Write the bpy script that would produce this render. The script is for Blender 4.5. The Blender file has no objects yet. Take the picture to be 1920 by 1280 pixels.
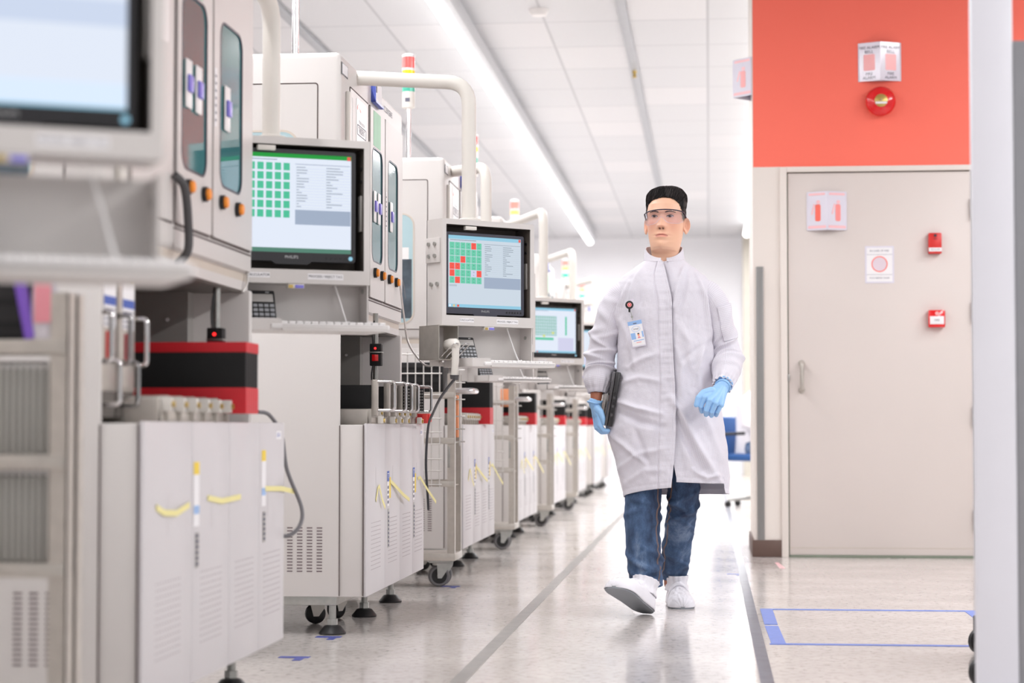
import bpy, bmesh, math, random
from mathutils import Vector, Matrix, noise
random.seed(7)
S = bpy.context.scene
COL = S.collection
PI = math.pi

# ------------------------------------------------------------------ materials
def lin(c):
    c = c / 255.0
    return c / 12.92 if c <= 0.04045 else ((c + 0.055) / 1.055) ** 2.4

def rgb(r, g, b):
    return (lin(r), lin(g), lin(b), 1.0)

def mat(name, col, rough=0.5, metal=0.0, var=0.03, scale=9.0, bump=0.0, bscale=120.0, spec=0.5, coat=0.0, emit=0.0):
    m = bpy.data.materials.new(name); m.use_nodes = True
    nt = m.node_tree; b = nt.nodes['Principled BSDF']
    c = rgb(*col)
    tc = nt.nodes.new('ShaderNodeTexCoord')
    n = nt.nodes.new('ShaderNodeTexNoise'); n.inputs['Scale'].default_value = scale; n.inputs['Detail'].default_value = 3.0
    nt.links.new(tc.outputs['Object'], n.inputs['Vector'])
    r = nt.nodes.new('ShaderNodeValToRGB')
    r.color_ramp.elements[0].position = 0.3; r.color_ramp.elements[1].position = 0.7
    r.color_ramp.elements[0].color = (c[0] * (1 - var), c[1] * (1 - var), c[2] * (1 - var), 1)
    r.color_ramp.elements[1].color = (min(1, c[0] * (1 + var)), min(1, c[1] * (1 + var)), min(1, c[2] * (1 + var)), 1)
    nt.links.new(n.outputs['Fac'], r.inputs['Fac'])
    nt.links.new(r.outputs['Color'], b.inputs['Base Color'])
    b.inputs['Roughness'].default_value = rough; b.inputs['Metallic'].default_value = metal
    b.inputs['Specular IOR Level'].default_value = spec
    if coat: b.inputs['Coat Weight'].default_value = coat
    if emit:
        b.inputs['Emission Color'].default_value = c; b.inputs['Emission Strength'].default_value = emit
    if bump:
        n2 = nt.nodes.new('ShaderNodeTexNoise'); n2.inputs['Scale'].default_value = bscale
        nt.links.new(tc.outputs['Object'], n2.inputs['Vector'])
        bp = nt.nodes.new('ShaderNodeBump'); bp.inputs['Strength'].default_value = bump; bp.inputs['Distance'].default_value = 0.002
        nt.links.new(n2.outputs['Fac'], bp.inputs['Height']); nt.links.new(bp.outputs['Normal'], b.inputs['Normal'])
    return m

def screen_mat(name, col, strength=1.0):
    m = bpy.data.materials.new(name); m.use_nodes = True
    b = m.node_tree.nodes['Principled BSDF']
    b.inputs['Base Color'].default_value = (0.01, 0.01, 0.01, 1); b.inputs['Roughness'].default_value = 0.3
    b.inputs['Specular IOR Level'].default_value = 0.15
    b.inputs['Emission Color'].default_value = rgb(*col); b.inputs['Emission Strength'].default_value = strength
    return m

def clear_mat(name, tint=(255, 255, 255), gloss=0.06, rough=0.02):
    m = bpy.data.materials.new(name); m.use_nodes = True
    nt = m.node_tree; nt.nodes.remove(nt.nodes['Principled BSDF'])
    out = nt.nodes['Material Output']
    t = nt.nodes.new('ShaderNodeBsdfTransparent'); t.inputs['Color'].default_value = rgb(*tint)
    g = nt.nodes.new('ShaderNodeBsdfGlossy'); g.inputs['Roughness'].default_value = rough
    f = nt.nodes.new('ShaderNodeLayerWeight'); f.inputs['Blend'].default_value = 0.5
    p = nt.nodes.new('ShaderNodeMath'); p.operation = 'POWER'; p.inputs[1].default_value = 5.0
    nt.links.new(f.outputs['Facing'], p.inputs[0])
    a = nt.nodes.new('ShaderNodeMath'); a.operation = 'MULTIPLY_ADD'; a.inputs[1].default_value = 0.5; a.inputs[2].default_value = gloss
    nt.links.new(p.outputs[0], a.inputs[0])
    mx = nt.nodes.new('ShaderNodeMixShader')
    nt.links.new(a.outputs[0], mx.inputs[0]); nt.links.new(t.outputs[0], mx.inputs[1]); nt.links.new(g.outputs[0], mx.inputs[2])
    nt.links.new(mx.outputs[0], out.inputs['Surface'])
    return m

M_ = {}
M_['paint'] = mat('machine_paint', (211, 206, 203), 0.42, var=0.012, scale=3)
M_['paint2'] = mat('cart_paint', (208, 204, 206), 0.4, var=0.012, scale=3)
M_['beige'] = mat('beige_band', (203, 192, 180), 0.5, var=0.02)
M_['gap'] = mat('panel_gap', (96, 84, 82), 0.7)
M_['panelgrey'] = mat('interior_grey', (158, 154, 150), 0.4, var=0.04)
M_['intdark'] = mat('interior_dark', (104, 98, 93), 0.6, var=0.05)
M_['steel'] = mat('brushed_steel', (196, 190, 182), 0.34, 0.55, var=0.06, scale=30)
M_['chrome'] = mat('chrome', (222, 220, 220), 0.14, 1.0, var=0.01)
M_['zinc'] = mat('zinc', (176, 176, 172), 0.35, 0.8, var=0.08, scale=40)
M_['wire'] = mat('wire_white', (206, 202, 198), 0.35, 0.25, var=0.03)
M_['black'] = mat('black_plastic', (26, 25, 27), 0.45, var=0.1)
M_['matblack'] = mat('black_matt', (18, 17, 18), 0.75, var=0.1)
M_['red'] = mat('feeder_red', (206, 30, 42), 0.45, var=0.04)
M_['redlt'] = mat('tag_red', (226, 70, 66), 0.5)
M_['pink'] = mat('tag_pink', (232, 150, 160), 0.5)
M_['rubber'] = mat('rubber_grey', (74, 72, 74), 0.6, var=0.05)
M_['rubberlt'] = mat('rubber_tread', (112, 110, 112), 0.6, var=0.05)
M_['white'] = mat('white_plastic', (236, 233, 232), 0.35, var=0.01)
M_['paper'] = mat('paper_white', (240, 238, 240), 0.6, var=0.01)
M_['offwhite'] = mat('off_white_plastic', (222, 217, 210), 0.4, var=0.015)
M_['ink'] = mat('ink_grey', (104, 104, 120), 0.6)
M_['inkdark'] = mat('ink_dark', (52, 52, 64), 0.6)
M_['blue'] = mat('sticker_blue', (58, 92, 178), 0.5)
M_['bluepl'] = mat('blue_plastic', (74, 92, 186), 0.35)
M_['ltblue'] = mat('light_blue', (150, 186, 232), 0.4)
M_['yellow'] = mat('sticker_yellow', (240, 208, 60), 0.5)
M_['ytape'] = mat('yellow_tape', (240, 230, 160), 0.5, var=0.02)
M_['purple'] = mat('purple_plastic', (124, 84, 190), 0.4)
M_['violet'] = mat('violet_catch', (128, 122, 214), 0.3)
M_['orangebtn'] = mat('orange_button', (250, 150, 46), 0.35)
M_['orangetag'] = mat('orange_tag', (250, 166, 120), 0.5)
M_['greensheet'] = mat('green_sheet', (150, 204, 170), 0.5, var=0.06)
M_['teal'] = mat('tinted_glass', (72, 128, 132), 0.05, var=0.05, scale=2, spec=0.8)
M_['tealside'] = mat('tinted_side_glass', (176, 202, 208), 0.12, var=0.08, scale=2, spec=0.5)
M_['cablegrey'] = mat('cable_grey', (120, 118, 122), 0.5)
M_['cabledark'] = mat('cable_dark', (60, 62, 68), 0.5)
M_['bezel'] = mat('bezel_grey', (64, 64, 76), 0.38, var=0.04)
M_['bezelblk'] = mat('bezel_black', (34, 32, 36), 0.35, var=0.04)
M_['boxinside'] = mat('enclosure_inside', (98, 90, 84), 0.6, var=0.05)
M_['lampred'] = mat('lamp_red', (236, 96, 92), 0.15, emit=0.25)
M_['lampyel'] = mat('lamp_amber', (252, 196, 20), 0.15, emit=0.25)
M_['lampgrn'] = mat('lamp_green', (70, 176, 150), 0.15, emit=0.15)
M_['lampredon'] = mat('lamp_red_lit', (255, 120, 110), 0.15, emit=0.9)
M_['lampyelon'] = mat('lamp_amber_lit', (255, 190, 90), 0.15, emit=1.0)
M_['lampgrnon'] = mat('lamp_green_lit', (20, 220, 130), 0.15, emit=1.0)
M_['led'] = mat('led_red', (255, 40, 40), 0.3, emit=3.0)
M_['holes'] = mat('vent_slots', (112, 96, 100), 0.8)
M_['bluetape'] = mat('blue_tape', (116, 140, 212), 0.45, var=0.06, scale=30)
M_['navytape'] = mat('navy_tape', (64, 74, 148), 0.5)
M_['greytape'] = mat('grey_floor_tape', (150, 146, 142), 0.4, var=0.12, scale=14)
M_['darktape'] = mat('dark_floor_tape', (110, 112, 122), 0.4, var=0.14, scale=14)

# ------------------------------------------------------------------ mesh builder
FY = Matrix(((1, 0, 0, 0), (0, 0, -1, 0), (0, 1, 0, 0), (0, 0, 0, 1)))          # local x->X, y->Z, z->-Y
FX = Matrix(((0, 0, 1, 0), (1, 0, 0, 0), (0, 1, 0, 0), (0, 0, 0, 1)))           # local x->Y, y->Z, z->+X
def T(x, y, z): return Matrix.Translation((x, y, z))
def RZ(a): return Matrix.Rotation(a, 4, 'Z')
def RX(a): return Matrix.Rotation(a, 4, 'X')
def RY(a): return Matrix.Rotation(a, 4, 'Y')
_TXT = {}

class MB:
    def __init__(self): self.v = []; self.f = []; self.mi = []; self.mats = []
    def idx(self, m):
        m = M_[m] if isinstance(m, str) else m
        if m not in self.mats: self.mats.append(m)
        return self.mats.index(m)
    def add(self, vs, fs, m, M=None):
        o = len(self.v); i = self.idx(m)
        for p in vs:
            p = Vector(p)
            self.v.append((M @ p) if M is not None else p)
        for f in fs:
            self.f.append([a + o for a in f]); self.mi.append(i)
        return self
    def box(self, lo, hi, m, bev=0.0, seg=2, M=None):
        x0, y0, z0 = lo; x1, y1, z1 = hi
        vs = [(x0, y0, z0), (x1, y0, z0), (x1, y1, z0), (x0, y1, z0), (x0, y0, z1), (x1, y0, z1), (x1, y1, z1), (x0, y1, z1)]
        fs = [(0, 3, 2, 1), (4, 5, 6, 7), (0, 1, 5, 4), (1, 2, 6, 5), (2, 3, 7, 6), (3, 0, 4, 7)]
        if bev <= 0: return self.add(vs, fs, m, M)
        bm = bmesh.new()
        bv = [bm.verts.new(v) for v in vs]
        for f in fs: bm.faces.new([bv[i] for i in f])
        bmesh.ops.bevel(bm, geom=list(bm.edges), offset=min(bev, 0.49 * min(x1 - x0, y1 - y0, z1 - z0)), segments=seg, profile=0.5, affect='EDGES')
        bm.verts.index_update()
        self.add([v.co.copy() for v in bm.verts], [[v.index for v in f.verts] for f in bm.faces], m, M)
        bm.free(); return self
    def cbox(self, c, s, m, bev=0.0, seg=2, M=None):
        return self.box([c[i] - s[i] / 2 for i in range(3)], [c[i] + s[i] / 2 for i in range(3)], m, bev, seg, M)
    def tube(self, path, r, m, n=12, caps=True, M=None, closed=False):
        P = [Vector(p) for p in path]; k = len(P)
        rr = r if isinstance(r, (list, tuple)) else [r] * k
        vs = []; fs = []; t0 = None; u = None
        for i in range(k):
            if closed: t = (P[(i + 1) % k] - P[i - 1]).normalized()
            else: t = (P[min(i + 1, k - 1)] - P[max(i - 1, 0)]).normalized()
            if u is None:
                a = Vector((0, 0, 1)) if abs(t.z) < 0.9 else Vector((1, 0, 0))
                u = t.cross(a).normalized()
            else:
                u = (u - t * u.dot(t)).normalized()
            w = t.cross(u)
            for j in range(n):
                a = 2 * PI * j / n
                vs.append(P[i] + (u * math.cos(a) + w * math.sin(a)) * rr[i])
        for i in range(k if closed else k - 1):
            i2 = (i + 1) % k
            for j in range(n):
                j2 = (j + 1) % n
                fs.append((i * n + j, i * n + j2, i2 * n + j2, i2 * n + j))
        if caps and not closed:
            fs.append(tuple(range(n - 1, -1, -1))); fs.append(tuple((k - 1) * n + j for j in range(n)))
        return self.add(vs, fs, m, M)
    def cyl(self, p0, p1, r, m, n=20, M=None): return self.tube([p0, p1], r, m, n, True, M)
    def lathe(self, prof, m, n=28, M=None, cap=True):
        vs = []; fs = []; k = len(prof)
        for r, z in prof:
            for j in range(n):
                a = 2 * PI * j / n; vs.append((r * math.cos(a), r * math.sin(a), z))
        for i in range(k - 1):
            for j in range(n):
                j2 = (j + 1) % n; fs.append((i * n + j, i * n + j2, (i + 1) * n + j2, (i + 1) * n + j))
        if cap and prof[0][0] > 1e-6: fs.append(tuple(range(n - 1, -1, -1)))
        if cap and prof[-1][0] > 1e-6: fs.append(tuple((k - 1) * n + j for j in range(n)))
        return self.add(vs, fs, m, M)
    def prism(self, poly, z0, z1, m, M=None):
        n = len(poly)
        vs = [(p[0], p[1], z0) for p in poly] + [(p[0], p[1], z1) for p in poly]
        fs = [tuple(range(n - 1, -1, -1)), tuple(range(n, 2 * n))] + [(i, (i + 1) % n, n + (i + 1) % n, n + i) for i in range(n)]
        return self.add(vs, fs, m, M)
    def frame(self, outer, inner, z0, z1, m, M=None):
        n = len(outer)
        vs = [(p[0], p[1], z) for z in (z0, z1) for p in outer] + [(p[0], p[1], z) for z in (z0, z1) for p in inner]
        fs = []
        for i in range(n):
            j = (i + 1) % n
            fs += [(i, j, n + j, n + i), (2 * n + j, 2 * n + i, 3 * n + i, 3 * n + j), (n + i, n + j, 3 * n + j, 3 * n + i), (j, i, 2 * n + i, 2 * n + j)]
        return self.add(vs, fs, m, M)
    def text(self, s, size, m, M=None, cx=0.0, cy=0.0, depth=0.0):
        if s not in _TXT:
            cu = bpy.data.curves.new('t', 'FONT'); cu.body = s; cu.align_x = 'CENTER'; cu.align_y = 'CENTER'; cu.resolution_u = 3
            ob = bpy.data.objects.new('t', cu); COL.objects.link(ob)
            dg = bpy.context.evaluated_depsgraph_get()
            me = bpy.data.meshes.new_from_object(ob.evaluated_get(dg))
            _TXT[s] = ([v.co.copy() for v in me.vertices], [list(p.vertices) for p in me.polygons])
            bpy.data.objects.remove(ob); bpy.data.curves.remove(cu); bpy.data.meshes.remove(me)
        vs, fs = _TXT[s]
        return self.add([(v.x * size + cx, v.y * size + cy, depth) for v in vs], fs, m, M)
    def build(self, name, parent=None, off=(0, 0, 0), loc=None, sharp=38, smooth=True):
        me = bpy.data.meshes.new(name)
        o = Vector(off)
        me.from_pydata([tuple(v - o) for v in self.v], [], self.f)
        for m in self.mats: me.materials.append(m)
        me.polygons.foreach_set('material_index', self.mi)
        if smooth:
            me.polygons.foreach_set('use_smooth', [True] * len(me.polygons))
            me.set_sharp_from_angle(angle=math.radians(sharp))
        me.update()
        ob = bpy.data.objects.new(name, me); COL.objects.link(ob)
        if parent is not None: ob.parent = parent
        if loc is not None: ob.location = loc
        return ob

def rrect(x0, y0, x1, y1, r, n=6):
    out = []
    for cx, cy, a0 in ((x1 - r, y0 + r, -PI / 2), (x1 - r, y1 - r, 0), (x0 + r, y1 - r, PI / 2), (x0 + r, y0 + r, PI)):
        for i in range(n + 1):
            a = a0 + PI / 2 * i / n; out.append((cx + r * math.cos(a), cy + r * math.sin(a)))
    return out

def circ(cx, cy, r, n=28): return [(cx + r * math.cos(2 * PI * i / n), cy + r * math.sin(2 * PI * i / n)) for i in range(n)]

def bend(pts, r, n=6):
    """round the corners of a polyline"""
    P = [Vector(p) for p in pts]; out = [P[0]]
    for i in range(1, len(P) - 1):
        a = (P[i - 1] - P[i]); b = (P[i + 1] - P[i])
        rr = min(r, a.length * 0.49, b.length * 0.49)
        p0 = P[i] + a.normalized() * rr; p1 = P[i] + b.normalized() * rr
        for k in range(n + 1):
            t = k / n; out.append(p0 * (1 - t) ** 2 + P[i] * 2 * t * (1 - t) + p1 * t * t)
    out.append(P[-1]); return out

def spline(pts, n=8):
    P = [Vector(p) for p in pts]; out = []
    for i in range(len(P) - 1):
        p0 = P[max(i - 1, 0)]; p1 = P[i]; p2 = P[i + 1]; p3 = P[min(i + 2, len(P) - 1)]
        for k in range(n):
            t = k / n
            out.append(0.5 * ((2 * p1) + (p2 - p0) * t + (2 * p0 - 5 * p1 + 4 * p2 - p3) * t * t + (3 * p1 - p0 - 3 * p2 + p3) * t ** 3))
    out.append(P[-1]); return out

def tag(o, label, cat, group=None, kind=None):
    o['label'] = label; o['category'] = cat
    if group: o['group'] = group
    if kind: o['kind'] = kind
    return o

def thing(name, label, cat, loc=(0, 0, 0), rz=0.0, group=None):
    o = bpy.data.objects.new(name, None); COL.objects.link(o)
    o.empty_display_size = 0.1
    o.location = loc; o.rotation_euler = (0, 0, rz)
    return tag(o, label, cat, group)

def struct(o): o['kind'] = 'structure'; return o

def dup(root, loc, label, rz=None, group=None):
    r = root.copy(); COL.objects.link(r); r.location = loc
    if rz is not None: r.rotation_euler = (0, 0, rz)
    r['label'] = label
    if group: r['group'] = group
    for ch in list(root.children):
        c = ch.copy(); COL.objects.link(c); c.parent = r
        for g in list(ch.children):
            d = g.copy(); COL.objects.link(d); d.parent = c
    return r

# ------------------------------------------------------------------ camera model (1920x1280 photograph)
FOC = 3733.0; HC = 0.75
_th = math.atan(160 / FOC); _ps = math.atan(370 / FOC * math.cos(_th))
_F = Vector((-math.sin(_ps) * math.cos(_th), math.cos(_ps) * math.cos(_th), math.sin(_th)))
_R = Vector((math.cos(_ps), math.sin(_ps), 0)); _U = _R.cross(_F)
CAM = Vector((0, 0, HC))
def at(px, py, Y):
    """point of the place seen at pixel (px, py) at distance Y down the aisle"""
    d = _F + _R * ((px - 960) / FOC) + _U * ((640 - py) / FOC)
    return CAM + d * (Y / d.y)
def at_x(px, py, X):
    d = _F + _R * ((px - 960) / FOC) + _U * ((640 - py) / FOC)
    return CAM + d * (X / d.x)
def at_z(px, py, Z):
    d = _F + _R * ((px - 960) / FOC) + _U * ((640 - py) / FOC)
    return CAM + d * ((Z - HC) / d.z)
# ================================================================== SETTING
CEIL = 3.75
def nodes(m): return m.node_tree.nodes, m.node_tree.links

def floor_material():
    m = mat('floor_vinyl', (214, 206, 202), 0.13, var=0.0)
    N, L = nodes(m); b = N['Principled BSDF']
    tc = N.new('ShaderNodeTexCoord')
    n1 = N.new('ShaderNodeTexNoise'); n1.inputs['Scale'].default_value = 34; n1.inputs['Detail'].default_value = 8; n1.inputs['Roughness'].default_value = 0.7
    n2 = N.new('ShaderNodeTexNoise'); n2.inputs['Scale'].default_value = 2.4; n2.inputs['Detail'].default_value = 4
    n3 = N.new('ShaderNodeTexVoronoi'); n3.inputs['Scale'].default_value = 60
    for n in (n1, n2, n3): L.new(tc.outputs['Object'], n.inputs['Vector'])
    r1 = N.new('ShaderNodeValToRGB')
    e = r1.color_ramp.elements
    e[0].position = 0.33; e[0].color = rgb(148, 141, 138)
    e[1].position = 0.46; e[1].color = rgb(212, 205, 201)
    x = e.new(0.62); x.color = rgb(220, 213, 209)
    L.new(n1.outputs['Fac'], r1.inputs['Fac'])
    r2 = N.new('ShaderNodeValToRGB')
    r2.color_ramp.elements[0].position = 0.35; r2.color_ramp.elements[0].color = (0.9, 0.9, 0.9, 1)
    r2.color_ramp.elements[1].position = 0.65; r2.color_ramp.elements[1].color = (1, 1, 1, 1)
    L.new(n2.outputs['Fac'], r2.inputs['Fac'])
    mx = N.new('ShaderNodeMixRGB'); mx.blend_type = 'MULTIPLY'; mx.inputs[0].default_value = 1.0
    L.new(r1.outputs[0], mx.inputs[1]); L.new(r2.outputs[0], mx.inputs[2])
    L.new(mx.outputs[0], b.inputs['Base Color'])
    rr = N.new('ShaderNodeMapRange'); rr.inputs['To Min'].default_value = 0.08; rr.inputs['To Max'].default_value = 0.2
    L.new(n2.outputs['Fac'], rr.inputs['Value']); L.new(rr.outputs[0], b.inputs['Roughness'])
    b.inputs['Specular IOR Level'].default_value = 0.6
    return m

def ceiling_material():
    m = mat('ceiling_panels', (196, 196, 197), 0.36, var=0.0)
    N, L = nodes(m); b = N['Principled BSDF']
    tc = N.new('ShaderNodeTexCoord')
    br = N.new('ShaderNodeTexBrick'); br.offset = 0.0; br.squash = 1.0
    br.inputs['Scale'].default_value = 1.0
    br.inputs['Brick Width'].default_value = 0.6; br.inputs['Row Height'].default_value = 0.975
    br.inputs['Mortar Size'].default_value = 0.012; br.inputs['Mortar Smooth'].default_value = 0.2; br.inputs['Bias'].default_value = -0.6
    br.inputs['Color1'].default_value = rgb(199, 199, 201); br.inputs['Color2'].default_value = rgb(224, 220, 220); br.inputs['Mortar'].default_value = rgb(168, 168, 171)
    L.new(tc.outputs['Object'], br.inputs['Vector'])
    L.new(br.outputs['Color'], b.inputs['Base Color'])
    b.inputs['Specular IOR Level'].default_value = 0.8
    return m

fl = MB().box((-14, -3, -0.2), (6, 31.6, 0), floor_material()).build('floor'); struct(fl)
ce = MB().box((-14, -3, CEIL), (6, 31.6, CEIL + 0.2), ceiling_material()).build('ceiling'); struct(ce)
M_['wallwhite'] = mat('wall_white', (246, 246, 250), 0.6, var=0.01, scale=1)
M_['cream'] = mat('wall_cream', (230, 221, 214), 0.55, var=0.01, scale=2)
M_['orange'] = mat('wall_orange', (255, 116, 96), 0.5, var=0.012, scale=2)
M_['doorpaint'] = mat('door_paint', (218, 208, 203), 0.42, var=0.012, scale=2)
M_['green_gap'] = mat('door_gap', (128, 138, 122), 0.6)
M_['brown'] = mat('brown_base', (98, 76, 68), 0.45, var=0.1)
M_['guard'] = mat('corner_guard_grey', (140, 139, 138), 0.4, 0.3, var=0.03)
struct(MB().box((-14, 31.6, 0), (6, 31.8, CEIL), 'wallwhite').build('wall_back'))
struct(MB().box((-14.2, -3, 0), (-14, 31.8, CEIL), 'wallwhite').build('wall_left'))
# main runners and the ceiling grid bars that hang below the panels
M_['runner'] = mat('ceiling_runner', (166, 168, 172), 0.4, 0.3)
for i, x in enumerate((-3.05, -0.61)):
    struct(MB().box((x - 0.035, -3, CEIL - 0.03), (x + 0.035, 31.6, CEIL), 'runner', 0.004).build('trim_%d' % (i + 1)))
tn = 3
# pier with the door: lower part cream, upper part orange on the face towards the camera
WY = 11.63
XW = at(1413, 700, WY).x
ZO = at(1600, 311, WY).z
DX0 = at(1479, 700, WY).x; DX1 = at(1825, 700, WY).x; DZ1 = at(1640, 323, WY).z
w = MB()
D = 1.02; WX1 = 4.2
w.box((XW, WY, 0), (DX0 - 0.01, WY + D, ZO), 'cream')
w.box((DX1 + 0.01, WY, 0), (WX1, WY + D, ZO), 'cream')
w.box((DX0 - 0.01, WY + 0.12, 0), (DX1 + 0.01, WY + D, DZ1 + 0.01), 'intdark')
w.box((DX0 - 0.01, WY, DZ1 + 0.01), (DX1 + 0.01, WY + D, ZO), 'cream')
w.box((XW, WY + 0.003, ZO), (WX1, WY + D, CEIL), 'cream')
w.box((XW + 0.004, WY, ZO), (WX1, WY + 0.003, CEIL), 'orange')
struct(w.build('wall_right'))
# greenish far column and white partition end beyond the pier
M_['olive'] = mat('far_column', (196, 190, 178), 0.5)
struct(MB().box((at(1394, 700, 30.4).x, 30.4, 0), (at(1394, 700, 30.4).x + 0.5, 30.9, CEIL), 'olive').build('wall_corner'))
gx0 = at(1419, 700, WY).x; gx1 = at(1432, 700, WY).x
struct(MB().box((gx0, WY - 0.012, at(1425, 1018, WY).z), (gx1, WY, at(1425, 500, WY).z), 'guard', 0.003).build('trim_3'))
b = MB()
b.box((XW - 0.012, WY - 0.014, 0), (at(1467, 700, WY).x, WY, 0.098), 'brown', 0.004)
b.box((XW - 0.012, WY, 0), (XW, WY + D, 0.098), 'brown', 0.004)
struct(b.build('baseboard_right'))
# door
d = bpy.data.objects.new('door_1', None); COL.objects.link(d); d.location = (DX0, WY, 0); struct(d)
fx = at(1464, 700, WY).x
fr = MB()
fr.box((fx, WY - 0.018, 0), (DX0 - 0.006, WY + 0.06, DZ1 + 0.035), 'cream', 0.003)
fr.box((DX1 + 0.006, WY - 0.018, 0), (DX1 + 0.05, WY + 0.06, DZ1 + 0.035), 'cream', 0.003)
fr.box((DX0 - 0.006, WY - 0.018, DZ1 + 0.006), (DX1 + 0.006, WY + 0.06, DZ1 + 0.035), 'cream', 0.003)
fr.box((DX0 - 0.006, WY + 0.01, 0), (DX0, WY + 0.05, DZ1), 'green_gap')
fr.box((DX1, WY + 0.01, 0), (DX1 + 0.006, WY + 0.05, DZ1), 'green_gap')
fr.build('door_frame', d, d.location)
lf = MB().box((DX0, WY, 0.012), (DX1, WY + 0.045, DZ1), 'doorpaint', 0.003)
lf.box((DX0 + 0.002, WY - 0.001, 0.052), (DX1 - 0.002, WY, 0.056), 'beige')
lf.build('door_leaf', d, d.location)
sl = MB().box((DX0, WY - 0.01, 0.0), (DX1, WY + 0.04, 0.011), 'green_gap', 0.003); sl.build('door_sill', d, d.location)
h = MB(); hc = at(1503, 706, WY)
h.tube(bend([(hc.x, WY, hc.z + 0.078), (hc.x, WY - 0.045, hc.z + 0.078), (hc.x, WY - 0.045, hc.z - 0.078), (hc.x, WY, hc.z - 0.078)], 0.02), 0.0125, 'steel', 14)
for s in (1, -1): h.cyl((hc.x, WY - 0.006, hc.z + s * 0.078), (hc.x, WY, hc.z + s * 0.078), 0.019, 'steel')
h.build('door_handle', d, d.location)
for py in (390, 585, 780, 975):
    q = at(1822, py, WY); hg = MB()
    hg.cyl((DX1 + 0.004, WY - 0.016, q.z - 0.058), (DX1 + 0.004, WY - 0.016, q.z + 0.058), 0.011, 'zinc', 14)
    hg.box((DX1 + 0.004, WY - 0.012, q.z - 0.055), (DX1 + 0.02, WY - 0.004, q.z + 0.055), 'zinc', 0.002)
    hg.build('door_hinge', d, d.location)
lt = MB(); q = at(1478, 708, WY); lt.box((DX0 - 0.008, WY - 0.022, q.z - 0.02), (DX0 + 0.004, WY + 0.01, q.z + 0.02), 'zinc', 0.003); lt.build('door_latch', d, d.location)

# ------------------------------------------------------------------ signs and fire devices
M_['signface'] = mat('sign_plastic', (226, 222, 234), 0.14, var=0.02, spec=0.7)
M_['signpink'] = mat('sign_pink', (250, 178, 178), 0.25)
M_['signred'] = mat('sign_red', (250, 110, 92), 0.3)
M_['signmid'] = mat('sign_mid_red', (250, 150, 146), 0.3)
M_['signsalmon'] = mat('sign_salmon', (248, 196, 200), 0.3)
M_['ringfill'] = mat('ring_fill', (224, 208, 218), 0.3)
M_['bellred'] = mat('bell_red', (226, 12, 20), 0.16, var=0.02, coat=0.5)
M_['brass'] = mat('bell_brass', (196, 168, 96), 0.3, 0.6)
M_['devred'] = mat('call_point_red', (214, 44, 40), 0.35)

def v_sign(name, label, base, w, hgt, proud, fill):
    """two plates meeting in a ridge that points away from the wall"""
    t = thing(name, label, 'sign', base)
    a = math.atan2(proud, w); L = math.hypot(w, proud)
    for s in (-1, 1):
        m = MB()
        # plate frame: local x across the plate, y up, z out
        M = T(0, -proud, 0) @ RZ(-s * a) @ T(-L if s < 0 else 0, 0, 0) if False else None
        if s < 0: M = T(-w, 0, 0) @ RZ(-a) @ FY
        else: M = T(0, -proud, 0) @ RZ(a) @ FY
        m.box((0, -hgt / 2, -0.004), (L, hgt / 2, 0.0), 'signface', 0.001, 1, M)
        (fill[0] if s < 0 else fill[1])(m, L, hgt, M) if isinstance(fill, tuple) else fill(m, L, hgt, M)
        m.build('sign_plate', t)
    m = MB(); m.box((-w, -0.004, -hgt / 2 + 0.002), (w, 0, hgt / 2 - 0.002), 'signface'); m.build('back_plate', t)
    return t

def fill_bell(m, L, h, M):
    m.text('FIRE ALARM', 0.024, 'ink', M, L / 2, h * 0.36, 0.0012)
    m.text('BELL', 0.026, 'ink', M, L / 2, h * 0.25, 0.0012)
    m.prism(rrect(L * 0.25, -h * 0.23, L * 0.76, h * 0.19, 0.008), 0.0004, 0.0012, 'signpink', M)
    m.text('FIRE', 0.024, 'ink', M, L / 2, -h * 0.32, 0.0012)
    m.text('ALARM', 0.024, 'ink', M, L / 2, -h * 0.42, 0.0012)

def fill_ext(red):
    def fn(m, L, h, M):
        m.prism(rrect(L * 0.1, h * 0.4, L * 0.9, h * 0.46, 0.004), 0.0004, 0.0012, 'signsalmon', M)
        m.prism(rrect(L * 0.06, -h * 0.45, L * 0.94, -h * 0.38, 0.004), 0.0004, 0.0012, 'signsalmon', M)
        c = L * 0.55
        m.prism(rrect(c - L * 0.13, -h * 0.27, c + L * 0.13, h * 0.17, 0.011), 0.0004, 0.0014, red, M)
        m.prism(rrect(c - L * 0.07, h * 0.185, c + L * 0.1, h * 0.27, 0.006), 0.0004, 0.0014, 'signsalmon', M)
        m.prism([(c - L * 0.13, h * 0.16), (c - L * 0.2, h * 0.19), (c - L * 0.33, -h * 0.08), (c - L * 0.27, -h * 0.1)], 0.0004, 0.0014, 'signsalmon', M)
    return fn

q = at(1649, 117, WY)
v_sign('fire_alarm_sign', 'folded white sign with black lettering on the orange wall above the red bell', (q.x, WY - 0.001, q.z), 0.123, 0.225, 0.055, fill_bell)
q = at(1550, 396, WY)
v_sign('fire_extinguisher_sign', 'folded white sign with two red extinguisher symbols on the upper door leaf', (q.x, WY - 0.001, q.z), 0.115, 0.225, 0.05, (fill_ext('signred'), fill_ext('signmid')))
# sign on the aisle side of the pier corner (its ridge points into the aisle)
q0 = at(1412, 148, WY + 0.15)
t = v_sign('fire_extinguisher_sign', 'pale folded extinguisher sign jutting into the aisle from the pier corner', (XW - 0.001, WY + 0.15, q0.z), 0.115, 0.225, 0.11, fill_ext('signpink'))
t.rotation_euler = (0, 0, -PI / 2)
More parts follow.
